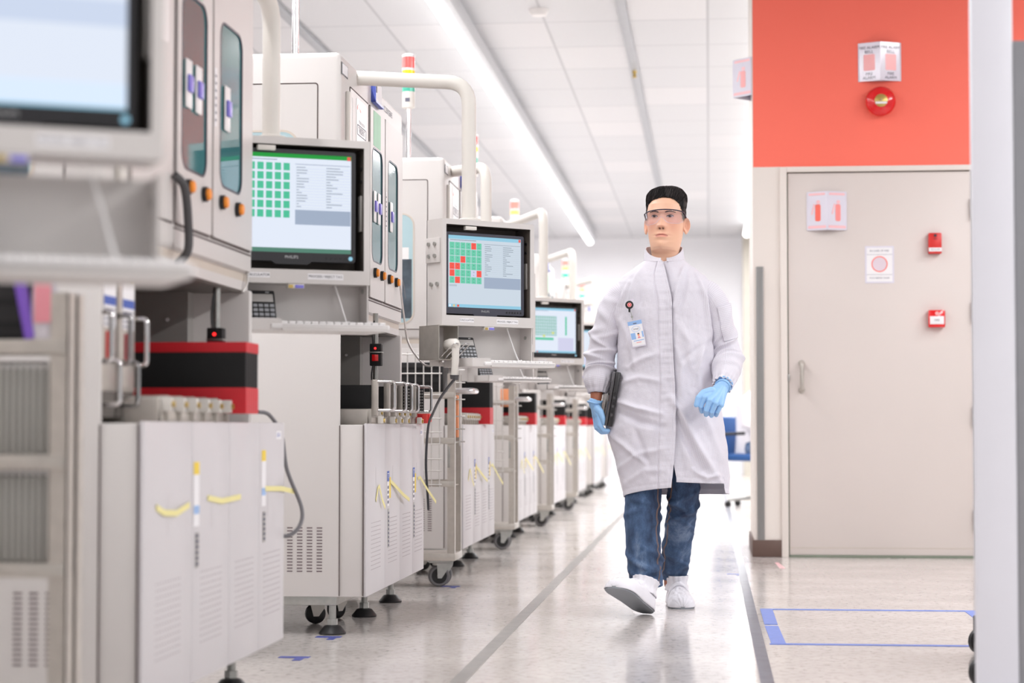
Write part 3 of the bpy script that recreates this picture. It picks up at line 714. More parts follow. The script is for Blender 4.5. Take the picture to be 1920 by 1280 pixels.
CELL_RED = {(0, 4), (2, 2), (3, 0), (3, 1), (4, 0), (4, 5), (5, 1)}
def make_monitor(root, style):
    """17 inch 5:4 monitor; local frame like the enclosure"""
    bez = 'bezel' if style == 'cells' else 'bezelblk'
    m = MB()
    SW, SH = 0.169, 0.135; oz = 0.0115
    B = [(-0.18, -0.152), (0.18, -0.152), (0.18, 0.158), (-0.18, 0.158)]
    m.frame(rrect(-0.181, -0.148, 0.181, 0.158, 0.008), rrect(-SW, -SH + oz, SW, SH + oz, 0.001), -0.004, -0.014, bez, FY)
    m.box((-0.18, 0.014, -0.147), (0.18, 0.05, 0.157), 'black', 0.006)
    m.prism([(-0.06, -0.146), (0.06, -0.146), (0.045, -0.156), (-0.045, -0.156)], -0.014, -0.003, bez, FY)
    m.build('monitor_casing', root)
    m = MB(); m.text('PHILIPS', 0.0118, 'chrome', FY, 0.0, -0.1365, -0.0035); m.box((-0.035, 0.0035, -0.1535), (0.035, 0.005, -0.1515), 'chrome'); m.build('brand_lettering', root)
    m = MB()
    for i in range(6): m.cyl((0.1 + 0.013 * i, 0.0028, -0.1365), (0.1 + 0.013 * i, 0.005, -0.1365), 0.0036, 'black', 12)
    if style != 'cells': m.cyl((0.167, 0.0024, -0.1365), (0.167, 0.005, -0.1365), 0.006, SM['bar'], 12)
    m.build('control_button', root)
    s = MB()
    def R(x0, y0, x1, y1, mm, z=0.0):     # screen fractions, y down
        s.box((-SW + 2 * SW * x0, SH + oz - 2 * SH * y1, -0.0075 + z), (-SW + 2 * SW * x1, SH + oz - 2 * SH * y0, -0.007 + z), mm, 0, 1, FY)
    R(0, 0, 1, 1, SM['bg'] if style == 'cells' else SM['bgw'])
    z = 0.0003
    if style in ('cells', 'green', 'far'):
        hot = style == 'green'
        R(0, 0, 1, 0.042 if hot else 0.05, SM['greenbar'] if hot else SM['bar'], z); R(0.966, 0.006, 0.995, 0.045, SM['red'], 2 * z)
        R(0, 0.955, 1, 1, SM['darkbar'] if hot else SM['bar'], z)
        for i, c in enumerate(('bgw', 'bar2', 'red')): R(0.012 + 0.055 * i, 0.962, 0.04 + 0.055 * i, 0.993, SM[c], 2 * z)
        R(0.03, 0.06, 0.38, 0.068, SM['txt2'], z)
        if style == 'far':
            R(0.03, 0.17, 0.57, 0.62, SM['cellpale'], z)
            for i in range(11): R(0.03 + 0.05 * i, 0.17, 0.036 + 0.05 * i, 0.62, SM['bgw'], 2 * z)
            for i in range(7): R(0.03, 0.17 + 0.068 * i, 0.57, 0.178 + 0.068 * i, SM['bgw'], 2 * z)
            R(0.76, 0.18, 0.8, 0.6, SM['cell'], z); R(0.04, 0.66, 0.5, 0.72, SM['cell'], z); R(0.6, 0.66, 0.95, 0.95, SM['lav'], z)
            for x, y in ((0.46, 0.53), (0.26, 0.6)): R(x, y, x + 0.05, y + 0.05, SM['yel'], 3 * z)
        else:
            x0, y0, cw, ch = (0.022, 0.095, 0.073, 0.096)
            n = 6 if style == 'cells' else 6
            for r_ in range(6):
                for c_ in range(n):
                    if style == 'green' and c_ == 0: pass
                    cc = 'cell'
                    if style == 'cells':
                        if (r_, c_) in CELL_RED: cc = 'redcell'
                        if (r_, c_) == (4, 4): cc = 'lav'
                    xx = x0 + cw * c_; yy = y0 + ch * r_
                    if style == 'green': xx = 0.068 + 0.072 * c_; R(xx + 0.004, yy, xx + 0.056, yy + 0.075, SM['cellg'], z); continue
                    R(xx, yy, xx + cw * 0.9, yy + ch * 0.93, SM[cc], z)
                    s.text(str(c_ * 6 + r_ + 1), 0.0062, SM['txt'], FY, -SW + 2 * SW * (xx + cw * 0.45), SH + oz - 2 * SH * (yy + ch * 0.28), -0.0064)
                    s.text('PASS' if cc == 'cell' else 'FAIL', 0.0036, SM['txt'], FY, -SW + 2 * SW * (xx + cw * 0.45), SH + oz - 2 * SH * (yy + ch * 0.72), -0.0064)
            lx = 0.49 if style == 'cells' else 0.53
            R(lx, 0.1, 0.99, 0.105, SM['txt2'], z)
            rs = random.Random(5)
            for j in range(15):
                yy = 0.125 + 0.0285 * j
                R(lx, yy + 0.02, 0.99, yy + 0.0215, SM['line'], z)
                R(lx + 0.01, yy + 0.004, lx + 0.03 + 0.09 * rs.random(), yy + 0.011, SM['txt2'], 2 * z)
                R(lx + 0.26, yy + 0.004, lx + 0.28 + 0.13 * rs.random(), yy + 0.011, SM['txt2'], 2 * z)
            R(lx, 0.565, 0.995, 0.72 if style == 'cells' else 0.715, SM['slab'], z)
            R(0.02, 0.685, 0.12, 0.71, SM['line'], z)
    else:
        R(0, 0.42, 1, 0.56, SM['slab2'], z); R(0, 0.86, 1, 0.985, SM['pale'], z); R(0, 0.985, 1, 1, SM['bar'], z)
    s.build('screen', root)

SM = {}
for n, c, st in (('bg', (208, 220, 232), 1.0), ('bgw', (226, 234, 248), 1.05), ('bar', (150, 206, 230), 1.0), ('bar2', (226, 206, 150), 1.0), ('greenbar', (24, 160, 60), 0.95), ('darkbar', (90, 140, 122), 0.9),
                 ('cell', (112, 208, 176), 1.0), ('cellpale', (160, 204, 198), 1.0), ('cellg', (78, 196, 156), 1.0), ('redcell', (252, 92, 80), 1.0), ('red', (238, 96, 80), 1.0), ('lav', (214, 214, 240), 1.0), ('txt', (56, 96, 92), 0.8),
                 ('txt2', (140, 152, 166), 0.9), ('line', (190, 202, 214), 0.95), ('slab', (164, 178, 200), 1.0), ('slab2', (204, 216, 238), 1.05), ('pale', (216, 232, 252), 1.1), ('yel', (220, 226, 130), 1.0)):
    SM[n] = screen_mat('screen_' + n, c, st * 1.1)

def make_keyboard(root):
    m = MB(); m.box((-0.165, -0.075, 0), (0.165, 0.055, 0.014), 'white', 0.004); m.build('keyboard_case', root)
    m = MB()
    for r_ in range(5):
        for c_ in range(15): m.box((-0.157 + 0.021 * c_, -0.068 + 0.0235 * r_, 0.013), (-0.139 + 0.021 * c_, -0.049 + 0.0235 * r_, 0.021), 'white', 0.002, 1)
    m.build('keys', root)

def make_calc(root):
    m = MB(); m.box((-0.05, 0, 0), (0.05, 0.018, 0.13), 'black', 0.006); m.build('calculator_body', root)
    m = MB(); m.box((-0.042, -0.002, 0.088), (0.042, 0.0005, 0.115), 'panelgrey', 0.001); m.text('MX', 0.008, 'paper', FY, 0.025, 0.121, 0.001); m.build('display', root)
    m = MB()
    for r_ in range(5):
        for c_ in range(5): m.box((-0.043 + 0.018 * c_, -0.003, 0.008 + 0.0155 * r_), (-0.029 + 0.018 * c_, 0.0005, 0.018 + 0.0155 * r_), 'ltkey', 0.001, 1)
    m.build('keypad', root)
M_['ltkey'] = mat('calc_keys', (150, 152, 156), 0.4)

TERM = {  # k: centre pixel, depth, swivel, style, calc?
    -1: ((22, -15), 2.65, math.radians(27), 'plain'),
    0: ((554, 390), 5.95, math.radians(27), 'green'),
    1: ((917, 514), 7.46, math.radians(41.7), 'cells'),
    2: ((940, 585), 9.9, math.radians(41.7), 'far'),
    3: ((1043, 620), 12.0, math.radians(41.7), 'far'),
    4: ((1093, 659), 14.75, math.radians(41), 'far'),
    5: ((1133, 680), 17.6, math.radians(41), 'far'),
    6: ((1160, 698), 20.4, math.radians(41), 'far')}
TNAME = {-1: 'cropped by the top left corner', 0: 'with the green-topped screen', 1: 'with the sharp red and green screen', 2: 'hidden behind the sharp one', 3: 'with a pale grid screen', 4: 'beside the elbow of the man', 5: 'behind the man, sixth from camera', 6: 'behind the man, seventh from camera'}
terms = {}
for k, (px, dep, al, style) in TERM.items():
    c = at(px[0], px[1], dep); sc_ = 1.12 if k == 0 else 1.0; c.z = 1.409 if k == 0 else 1.327
    t = thing('operator_terminal', 'white hanging monitor box ' + TNAME[k], 'operator terminal', c, al, 'operator terminals along the machines'); terms[k] = t; t.scale = (sc_,) * 3
    if k == -1: enclosure(t, True); tp = t; proto_kids = list(t.children)
    else:
        for ch in proto_kids:
            q = ch.copy(); COL.objects.link(q); q.parent = t
    dz0 = 0.022 if k == 0 else -0.02 if k == -1 else 0.0
    if k == 0:
        for ch in t.children:
            if ch.name.split('.')[0] in ('keyboard_tray', 'compartment', 'keyboard_cable'): ch.location.z += dz0
    # arm from the machine top to the pole above the box
    Mi = (T(*c) @ RZ(al) @ Matrix.Scale(sc_, 4)).inverted()
    top = (T(*c) @ RZ(al) @ Matrix.Scale(sc_, 4)) @ Vector((-0.055, 0.055, 0.195))
    ya = yk(k) + 0.35 if k >= 1 else max(yk(k) + 0.3, min(yk(k) + LEN - 0.1, top.y - 0.1))
    pts = [Vector((-1.55, ya, 2.085)), Vector((-1.36, ya, 2.085)), Vector((top.x, top.y, 2.055)), Vector((top.x, top.y, top.z))]
    m = MB(); m.tube([Mi @ p for p in bend(pts, 0.085, 7)], 0.0275 / sc_, 'offwhite', 18); m.lathe([(0.045, 0), (0.045, 0.012), (0.03, 0.016)], 'offwhite', 20, Mi @ T(top.x, top.y, top.z))
    m.build('support_arm', t)
    mo = thing('monitor', {-1: 'blurred monitor with a pale blank window cut off at the top left corner', 0: 'black monitor with green title bar and green squares', 1: 'grey monitor with red and green numbered squares', 2: 'monitor hidden in the box behind the sharp one', 3: 'small far monitor with pale grid next to the sharp one', 4: 'far monitor peeking out at the elbow of the man', 5: 'far monitor behind the man, sixth in the row', 6: 'far monitor behind the man, seventh in the row'}[k], 'monitor', c + RZ(al) @ (sc_ * Vector((-0.006, 0.012, 0.010 if k == 0 else -0.006))), al, 'monitors in the hanging boxes'); mo.scale = (sc_,) * 3
    make_monitor(mo, style)
    kb = thing('keyboard', 'white keyboard on tray of monitor box ' + TNAME[k], 'keyboard', c + RZ(al) @ (sc_ * Vector((0.072, -0.03, -0.350 + dz0))), al, 'keyboards on the trays'); kb.scale = (sc_,) * 3
    make_keyboard(kb)
    if k <= 3:
        ca = thing('calculator', 'black calculator in monitor box ' + TNAME[k], 'calculator', c + RZ(al) @ (sc_ * Vector((-0.092, -0.01, -0.3425 + dz0))), al, 'calculators in the hanging boxes'); ca.scale = (sc_ * 0.86,) * 3
        make_calc(ca); ca.rotation_euler = (math.radians(-22), 0, al)
for ch in tp.children:
    if ch.name.split('.')[0] in ('keyboard_tray', 'compartment', 'keyboard_cable'): ch.location.z -= 0.02
# stainless scanner holder with the hand scanner on the sharp terminal
t = terms[1]; o = t.location
h = MB(); W = -0.2125; ha, hb, hz0, hz1 = W - 0.024, W + 0.064, -0.328, -0.2
h.box((ha, -0.012, hz0), (ha + 0.002, 0.12, hz1), 'steel'); h.box((hb - 0.002, -0.012, hz0), (hb, 0.12, hz1), 'steel'); h.box((ha, -0.012, hz1 - 0.002), (hb, 0.12, hz1), 'steel'); h.box((ha, -0.012, hz0), (hb, 0.12, hz0 + 0.002), 'steel')
h.box((ha, 0.118, hz0), (hb, 0.12, hz1), 'steel')
h.build('scanner_holder', t)
h = MB()
for x in (W + 0.0, W + 0.05):
    h.tube(bend([(x - 0.012, 0.0, -0.322), (x + 0.012, -0.065, -0.268), (x + 0.03, -0.067, -0.270), (x + 0.008, -0.005, -0.325)], 0.01), 0.0022, 'chrome', 8)
h.build('wire_hook', t)
sc = thing('barcode_scanner', 'white pistol scanner hanging in the steel holder beside the sharp monitor box', 'barcode scanner', o + RZ(t.rotation_euler.z) @ Vector((W + 0.028, -0.04, -0.272)), t.rotation_euler.z)
sc.scale = (0.72, 0.72, 0.78)
m = MB(); m.tube([(0, 0.07, 0.0), (0, 0.04, 0.003), (0, -0.005, 0.0), (0, -0.03, -0.008)], [0.024, 0.026, 0.028, 0.016], 'offwhite', 18); m.build('scanner_head', sc)
m = MB(); m.tube(spline([(0, -0.005, -0.005), (0, -0.008, -0.06), (0, -0.002, -0.11), (0, 0.002, -0.15)], 4), [0.022, 0.021, 0.02, 0.02, 0.019, 0.019, 0.019, 0.018, 0.018, 0.018, 0.018, 0.018, 0.018], 'offwhite', 16); m.build('grip', sc)
m = MB(); m.tube([(0, 0.002, -0.145), (0, 0.003, -0.165)], [0.024, 0.02], 'rubber', 14); m.box((-0.012, -0.02, -0.17), (0.012, 0.0, -0.15), 'rubber', 0.004); m.build('grip_boot', sc)
p0 = o + RZ(t.rotation_euler.z) @ Vector((W + 0.028, -0.038, -0.402))
q1 = at(827, 744, 7.75); q2 = at(812, 774, 8.2); q3 = at(803, 800, 8.42); q4 = at(806, 868, 8.56); q5 = at(800, 935, 8.62); q6 = at(808, 955, 8.64)
q3.x = max(q3.x, -1.225); 
for q in (q4, q5, q6): q.x = -1.222
tag(MB().tube(spline([p0, q1, q2, q3, q4, q5, q6], 8), 0.0055, 'cabledark', 8).build('scanner_cable'), 'dark cable from the white hand scanner down past the second cart', 'cable')
a0 = at(747, 532, 8.4); a0.x = XF + 0.02
tag(MB().tube(spline([a0, at(757, 590, 8.35), at(765, 640, 8.3), at(786, 674, 8.1), at(804, 686, 7.9), o + RZ(t.rotation_euler.z) @ Vector((W - 0.01, -0.02, -0.335))], 8), 0.0042, 'wire', 8).build('power_cable'), 'pale cable looping from the machine front to the sharp monitor box', 'cable')
# ================================================================== FEEDER CARTS
XC = -1.235
M_['holes2'] = mat('vent_dots', (158, 146, 150), 0.8)
ORD = {-1: 'at the left edge', 0: 'nearest the camera', 1: 'second from the camera', 2: 'third from the camera', 3: 'fourth from the camera', 4: 'fifth from the camera', 5: 'sixth from the camera', 6: 'seventh from the camera', 7: 'at the far end of the row'}
OC = (-1.30, LEN / 2, 0)
def make_cart():
    r = thing('feeder_cart', '', 'feeder cart', OC)
    m = MB(); m.box((-1.352, 0.004, 0.136), (XC - 0.011, LEN - 0.004, 0.758), 'cart_side' if 0 else 'paint', 0.004)
    m.box((-1.3350, -0.001, 0.14), (-1.3325, 0.005, 0.755), 'gap'); m.box((XC - 0.0135, -0.001, 0.14), (XC - 0.0105, LEN + 0.001, 0.757), 'gap')
    m.build('cart_body', r, OC)
    Fm = T(XC - 0.011, 0, 0) @ FX
    edges = [0.002, 0.42, 0.79, 1.13, LEN - 0.002]
    for i in range(4):
        a, b = edges[i], edges[i + 1]
        m = MB(); m.box((a + 0.0015, 0.136, 0), (b - 0.0015, 0.762, 0.011), 'paint2', 0.003, 2, Fm)
        p = m.build('front_panel', r, OC)
        v = MB(); c = (a + b) / 2
        for u in range(10):
            for w in range(12):
                y = c - 0.10 + 0.022 * u; z = 0.225 + 0.0155 * w
                v.box((y - 0.0035, z, 0.0105), (y + 0.0035, z + 0.003, 0.0114), 'holes2', 0, 1, Fm)
        q = v.build('vent_holes', p); q.location = -Vector(OC)
        q['kind'] = 'stuff' if 0 else 'thing'; del q['kind']
    for y0 in (0.20, 0.60, 1.24): MB().box((y0, 0.50, 0.0112), (y0 + 0.022, 0.60, 0.0116), 'paint2', 0.0001, 1, Fm).build('door_pull', r, OC)
    m = MB(); m.box((1.34, 0.715, 0.0113), (1.41, 0.738, 0.012), 'paper', 0, 1, Fm); m.text('LOAD 1', 0.017, 'blue', Fm, 1.375, 0.7265, 0.0122); m.build('corner_sticker', r, OC)
    return r
def decorate(r, k):
    Fm = T(XC - 0.011, 0, 0) @ FX
    base = Vector(OC)
    def yt(pts, wd):
        m = MB(); P = [Vector(p) for p in pts]; vs = []; fs = []
        for i, p in enumerate(P):
            t = (P[min(i + 1, len(P) - 1)] - P[max(i - 1, 0)]).normalized(); n = Vector((-t.y, t.x, 0))
            vs += [(p.x + n.x * wd, p.y + n.y * wd, p.z), (p.x - n.x * wd, p.y - n.y * wd, p.z), (p.x + n.x * wd, p.y + n.y * wd, p.z + 0.0012), (p.x - n.x * wd, p.y - n.y * wd, p.z + 0.0012)]
        for i in range(len(P) - 1):
            a = 4 * i; fs += [(a + 2, a + 3, a + 7, a + 6), (a, a + 4, a + 5, a + 1), (a, a + 2, a + 6, a + 4), (a + 1, a + 5, a + 7, a + 3)]
        m.add(vs, fs, 'ytape', Fm); m.build('yellow_tape', r, OC)
    if k:
        for i, (y0, z0) in enumerate(((0.46, 0.455), (1.13, 0.455))):
            m = MB()
            m.box((y0, z0 - 0.01, 0.0115), (y0 + 0.05, z0 + 0.125, 0.0122), 'paper', 0, 1, Fm); m.box((y0, z0 + 0.085, 0.0122), (y0 + 0.05, z0 + 0.125, 0.0126), 'blue', 0, 1, Fm); m.text('TT', 0.03, 'paper', Fm, y0 + 0.025, z0 + 0.105, 0.0128)
            for j in range(4): m.box((y0 + 0.01, z0 + 0.0 + 0.019 * j, 0.0122), (y0 + 0.04, z0 + 0.011 + 0.019 * j, 0.0126), 'ink', 0, 1, Fm)
            m.box((y0 + 0.052, z0 + 0.02, 0.0115), (y0 + 0.09, z0 + 0.10, 0.0122), 'yellow', 0, 1, Fm)
            m.box((y0 + 0.02, z0 - 0.17, 0.0115), (y0 + 0.055, z0 - 0.02, 0.0122), 'zinc', 0, 1, Fm)
            for j in range(9): m.box((y0 + 0.025, z0 - 0.165 + 0.0155 * j, 0.0122), (y0 + 0.05, z0 - 0.156 + 0.0155 * j, 0.0126), 'ink', 0, 1, Fm)
            m.build('asset_sticker', r, OC)
        yt([(0.20, 0.475, 0.012), (0.235, 0.52, 0.014), (0.25, 0.53, 0.016), (0.29, 0.48, 0.02), (0.34, 0.445, 0.024)], 0.0075)
        yt([(0.535, 0.54, 0.012), (0.60, 0.525, 0.016), (0.75, 0.48, 0.03), (0.88, 0.455, 0.035)], 0.0075)
        yt([(1.27, 0.53, 0.012), (1.31, 0.535, 0.016), (1.42, 0.475, 0.035), (1.56, 0.42, 0.05)], 0.007)
    else:
        for i, (y0, z0) in enumerate(((0.43, 0.41), (1.16, 0.43))):
            m = MB(); m.box((y0, z0 + 0.10, 0.0115), (y0 + 0.05, z0 + 0.225, 0.0122), 'paper', 0, 1, Fm); m.box((y0, z0 + 0.225, 0.0115), (y0 + 0.05, z0 + 0.255, 0.0122), 'yellow', 0, 1, Fm)
            m.box((y0, z0 + 0.13, 0.0122), (y0 + 0.05, z0 + 0.15, 0.0126), 'ltblue', 0, 1, Fm); m.box((y0 + 0.015, z0, 0.0115), (y0 + 0.05, z0 + 0.085, 0.0122), 'zinc', 0, 1, Fm)
            for j in range(6): m.box((y0 + 0.02, z0 + 0.006 + 0.0135 * j, 0.0122), (y0 + 0.045, z0 + 0.013 + 0.0135 * j, 0.0126), 'ink', 0, 1, Fm)
            m.build('asset_sticker', r, OC)
        yt([(0.10, 0.57, 0.012), (0.16, 0.555, 0.014), (0.26, 0.55, 0.016), (0.38, 0.565, 0.014)], 0.007)
        yt([(0.56, 0.575, 0.012), (0.70, 0.562, 0.014), (0.90, 0.566, 0.014)], 0.007)
        yt([(1.20, 0.578, 0.012), (1.40, 0.572, 0.016), (1.56, 0.558, 0.02)], 0.007)
cart_proto = make_cart()
carts = {}
for k in range(0, 8):
    loc = (OC[0], yk(k) + OC[1], 0)
    lab = 'white feeder cart with yellow tape on its front, ' + ORD[k]
    if k == 0: cart_proto.location = loc; cart_proto['label'] = lab; cart_proto['group'] = 'feeder carts in the row'; carts[k] = cart_proto
    else: carts[k] = dup(cart_proto, loc, lab, group='feeder carts in the row')

decorate(carts[0], 0); decorate(carts[1], 1)
for k in range(2, 8):
    for ch in list(carts[1].children):
        if ch.name.split('.')[0] in ('asset_sticker', 'yellow_tape'):
            q = ch.copy(); COL.objects.link(q); q.parent = carts[k]
# ================================================================== FEEDERS
def make_bank_feeder(red_top):
    """thin red and black feeder standing across the cart; local x to the aisle, y along the row"""
    r = thing('tape_feeder', '', 'feeder', (0, 0, 0))
    L, t, b = 0.62, 0.0235, 0.0
    m = MB(); m.box((-L, -t / 2 + .001, 0.058), (0, t / 2 - .001, 0.20), 'matblack', 0.002); m.build('black_body', r)
    m = MB(); m.box((-L, -t / 2 + .0005, 0.0), (0.002, t / 2 - .0005, 0.075), 'red', 0.002); m.build('red_base', r)
    if red_top:
        m = MB(); m.box((-L, -t / 2 + .0005, 0.175), (0.002, t / 2 - .0005, 0.205), 'red', 0.002); m.build('red_cap', r)
    return r
def bank(k, n, y0, x0, z0, red_top, sc=1.0):
    first = make_bank_feeder(red_top)
    for i in range(n):
        q = Vector((x0, yk(k) + y0 + 0.0245 * i, z0))
        lab = 'red and black feeder, %s, on the cart %s' % (('nearest' if i == 0 else 'farthest' if i == n - 1 else '%s from the near side' % ['', 'second', 'third', 'fourth', 'fifth', 'sixth', 'seventh', 'eighth', 'ninth'][i]), ORD[k])
        g = 'red and black feeders on the cart ' + ORD[k]
        if i == 0: first.location = q; first['label'] = lab; first['group'] = g; f = first
        else: f = dup(first, q, lab, group=g)
        f.scale = (1, 1, sc)
bank(0, 6, 0.88, -1.213, 0.785, True, 0.92)
bank(2, 7, 0.90, -1.20, 0.765, False, 1.22)
bank(3, 6, 0.90, -1.20, 0.765, False, 1.1)
bank(4, 5, 0.90, -1.20, 0.765, False, 1.05)
bank(5, 5, 0.90, -1.20, 0.765, False, 1.05)
bank(6, 4, 0.90, -1.20, 0.765, False, 1.05)

# metal docking rails with slots in front of the banks
def rail(k, y0, y1, n, label):
    t = thing('docking_rail', label, 'rail', (-1.30, yk(k) + (y0 + y1) / 2, 0.758), group='docking rails on the carts')
    o = Vector((0, (y0 + y1) / 2, 0))
    m = MB(); m.box((-0.55, y0 + 0.003, 0.0), (0.03, y1, 0.03), 'steel', 0.002); m.box((-0.55, y0, 0.0), (0.03, y0 + 0.02, 0.058), 'steel', 0.002); m.box((-0.12, y0 + 0.03, 0.03), (0.026, y1 - 0.004, 0.056), 'intdark'); m.build('rail_base', t, o)
    for i in range(n):
        y = y0 + 0.05 + (y1 - y0 - 0.06) * i / max(1, n - 1); m = MB()
        m.box((-0.10, y - 0.014, 0.028), (0.052, y + 0.002, 0.062), 'offwhite', 0.003); m.cyl((0.05, y - 0.006, 0.045), (0.058, y - 0.006, 0.045), 0.007, 'brass', 12)
        m.box((-0.05, y + 0.003, 0.005), (0.04, y + 0.010, 0.066), 'steel', 0.002)
        m.build('slot_bracket', t, o)
for k, a, b, n in ((0, 0.24, 0.88, 6), (1, 0.22, 1.44, 9), (2, 0.25, 0.88, 7), (3, 0.25, 0.88, 7), (4, 0.25, 0.88, 6), (5, 0.25, 0.88, 6)):
    rail(k, a, b, n, 'metal docking rail with pale brackets on top of the cart ' + ORD[k])

def make_handled_feeder(t, perforated):
    """slim feeder with a steel end plate and a U handle facing the aisle"""
    r = thing('handled_feeder', '', 'feeder', (0, 0, 0))
    m = MB(); m.box((-0.6, -0.012, 0.055), (-0.015, 0.012, 0.145), 'matblack', 0.002); m.build('feeder_body', r)
    m = MB(); m.box((-0.6, -0.014, 0.0), (-0.014, 0.014, 0.056), 'steel', 0.002)
    for z in (0.02, 0.036): m.cyl((-0.13, -0.0155, z), (-0.13, -0.0135, z), 0.003, 'black', 8)
    m.build('base_plate', r)
    m = MB(); m.box((-0.015, -0.016, 0.03), (0.008, 0.016, 0.165), 'steel', 0.003); m.build('end_plate', r)
    if perforated:
        g = MB()
        for j in range(7):
            for i in range(3): g.box((0.012 + 0.009 * i, -0.0135, 0.062 + 0.0125 * j), (0.018 + 0.009 * i, -0.0125, 0.068 + 0.0125 * j), 'zinc')
        g.box((0.008, -0.0124, 0.055), (0.04, -0.010, 0.152), 'black', 0.001); g.build('perforated_guide', r)
    m = MB(); m.tube(bend([(0.004, 0, 0.158), (0.07, 0, 0.158), (0.07, 0, 0.05), (0.004, 0, 0.05)], 0.014, 5), 0.0062, 'chrome', 12); m.build('u_handle', r)
    m = MB(); m.box((0.008, -0.012, 0.0), (0.03, 0.012, 0.028), 'offwhite', 0.004); m.cyl((0.03, 0, 0.012), (0.036, 0, 0.012), 0.008, 'brass', 12); m.build('catch', r)
    return r
HF = ('first', 'second', 'third', 'fourth', 'farthest')
fa = make_handled_feeder(0, False); fb = make_handled_feeder(0, True)
for i, y in enumerate((0.26, 0.545, 0.70, 0.88, 1.26)):
    loc = (-1.245, yk(1) + y, 0.762); lab = 'black U-handled feeder on the second cart, %s of five from the camera' % HF[i]
    g = 'handled feeders on the second cart'
    if i == 0: fa.location = loc; fa['label'] = lab; fa['group'] = g
    elif i == 3: fb.location = loc; fb['label'] = lab; fb['group'] = g
    elif i == 4: dup(fb, loc, lab, group=g)
    else: dup(fa, loc, lab, group=g)
rb = at(791, 782, yk(1) + 1.36); rb.x = -1.22
t = thing('red_connector', 'small red plug block at the far end of the second cart top', 'connector', (-1.22, yk(1) + 1.36, 0.765))
MB().box((-0.03, -0.045, 0), (0.02, 0.045, 0.045), 'redlt', 0.003).build('connector_shell', t)
m = MB()
for j in range(5): m.box((0.02, -0.035 + 0.015 * j, 0.006), (0.028, -0.028 + 0.015 * j, 0.04), 'redlt', 0.001)
m.box((-0.02, -0.05, 0.008), (0.0, -0.044, 0.036), 'red'); m.build('pin_row', t)

# wide feeders with labels on the nearest machine
def make_wide():
    r = thing('wide_feeder', '', 'feeder', (0, 0, 0))
    m = MB(); m.box((-0.5, -0.066, 0), (0, 0.066, 0.35), 'intdark', 0.004); m.box((-0.02, -0.064, 0.06), (0.003, 0.064, 0.34), 'steel', 0.003); m.build('housing', r)
    m = MB(); m.box((0.003, -0.045, 0.205), (0.006, 0.045, 0.345), 'paper', 0, 1)
    m.box((0.006, -0.045, 0.31), (0.0066, 0.0, 0.345), 'paper'); m.box((0.006, 0.0, 0.312), (0.0068, 0.036, 0.34), 'yellow'); m.box((0.006, -0.045, 0.255), (0.0068, 0.045, 0.275), 'blue')
    for j in range(4): m.box((0.006, -0.04, 0.21 + 0.011 * j), (0.0066, 0.038, 0.214 + 0.011 * j), 'ink')
    m.build('job_label', r)
    return r
wf = make_wide()
for i, (y, tagm, tl) in enumerate(((0.108, 'redlt', 'red'), (0.252, 'pink', 'pink'))):
    loc = (-1.352, yk(0) + y, 0.77); lab = 'wide upright feeder with yellow and blue label and a %s tag, nearest machine' % tl
    if i == 0: wf.location = loc; wf['label'] = lab; f = wf; wf['group'] = 'labelled upright feeders'
    else: f = dup(wf, loc, lab, group='labelled upright feeders')
    m = MB(); m.box((0.003, -0.02, 0.13), (0.008, 0.022, 0.195), tagm, 0.001); m.build('hanging_tag', f)
    m = MB(); m.tube(bend([(0, -0.066, 0.235), (0.03, -0.066, 0.235), (0.03, -0.066, 0.125), (0, -0.066, 0.125)], 0.012, 4), 0.006, 'chrome', 10); m.build('u_handle', f)
    if i == 1:
        m = MB(); m.tube(bend([(0, 0.07, 0.235), (0.03, 0.07, 0.235), (0.03, 0.07, 0.125), (0, 0.07, 0.125)], 0.012, 4), 0.006, 'chrome', 10); m.build('u_handle', f)
    m = MB(); m.tube(bend([(0, -0.05, 0.128), (0.045, -0.05, 0.128), (0.045, -0.05, 0.03), (0, -0.05, 0.03)], 0.012, 4), 0.006, 'chrome', 10); m.build('u_handle', f)

# sensor heads on rods in the feeder bays
for k, dy, dz, lab in ((1, 0.50, 0.0, 'black sensor box with a red lamp on a chrome rod over the second cart'), (0, 1.20, -0.045, 'black sensor box with a red lamp on a chrome rod above the red feeders')):
    y = yk(k) + dy; x = at(708, 665, yk(1) + 0.5).x if k == 1 else at(411, 631, y).x
    t = thing('optical_sensor', lab, 'sensor', (x, y, 0.76)); t_o = Vector((x, y, 0.76))
    MB().cyl((-0.008, 0, 0), (-0.008, 0, 0.43), 0.0105, 'zinc', 14).build('rod', t)
    z = 0.27 + dz
    MB().box((-0.022, -0.055, z - 0.045), (0.022, -0.012, z + 0.04), 'matblack', 0.003).build('sensor_box', t)
    MB().cyl((0.0, -0.0575, z + 0.022), (0.0, -0.054, z + 0.022), 0.0045, 'led', 12).build('indicator_lamp', t)
    m = MB(); m.box((-0.013, -0.0565, z - 0.027), (0.012, -0.054, z - 0.002), 'bellred', 0.001); m.build('sensor_window', t)
    m = MB(); m.box((-0.024, -0.058, z + 0.005), (0.026, -0.012, z + 0.009), 'zinc', 0.001); m.build('bracket', t)
    m = MB(); m.tube(spline([(-0.012, -0.03, z + 0.04), (-0.016, -0.02, z + 0.09), (-0.008, 0.0, 0.42)], 6), 0.0035, 'black', 8); m.tube(spline([(-0.013, -0.03, z - 0.044), (-0.02, -0.02, z - 0.09), (-0.012, 0.0, z - 0.16)], 6), 0.003, 'black', 8); m.build('sensor_cable', t)

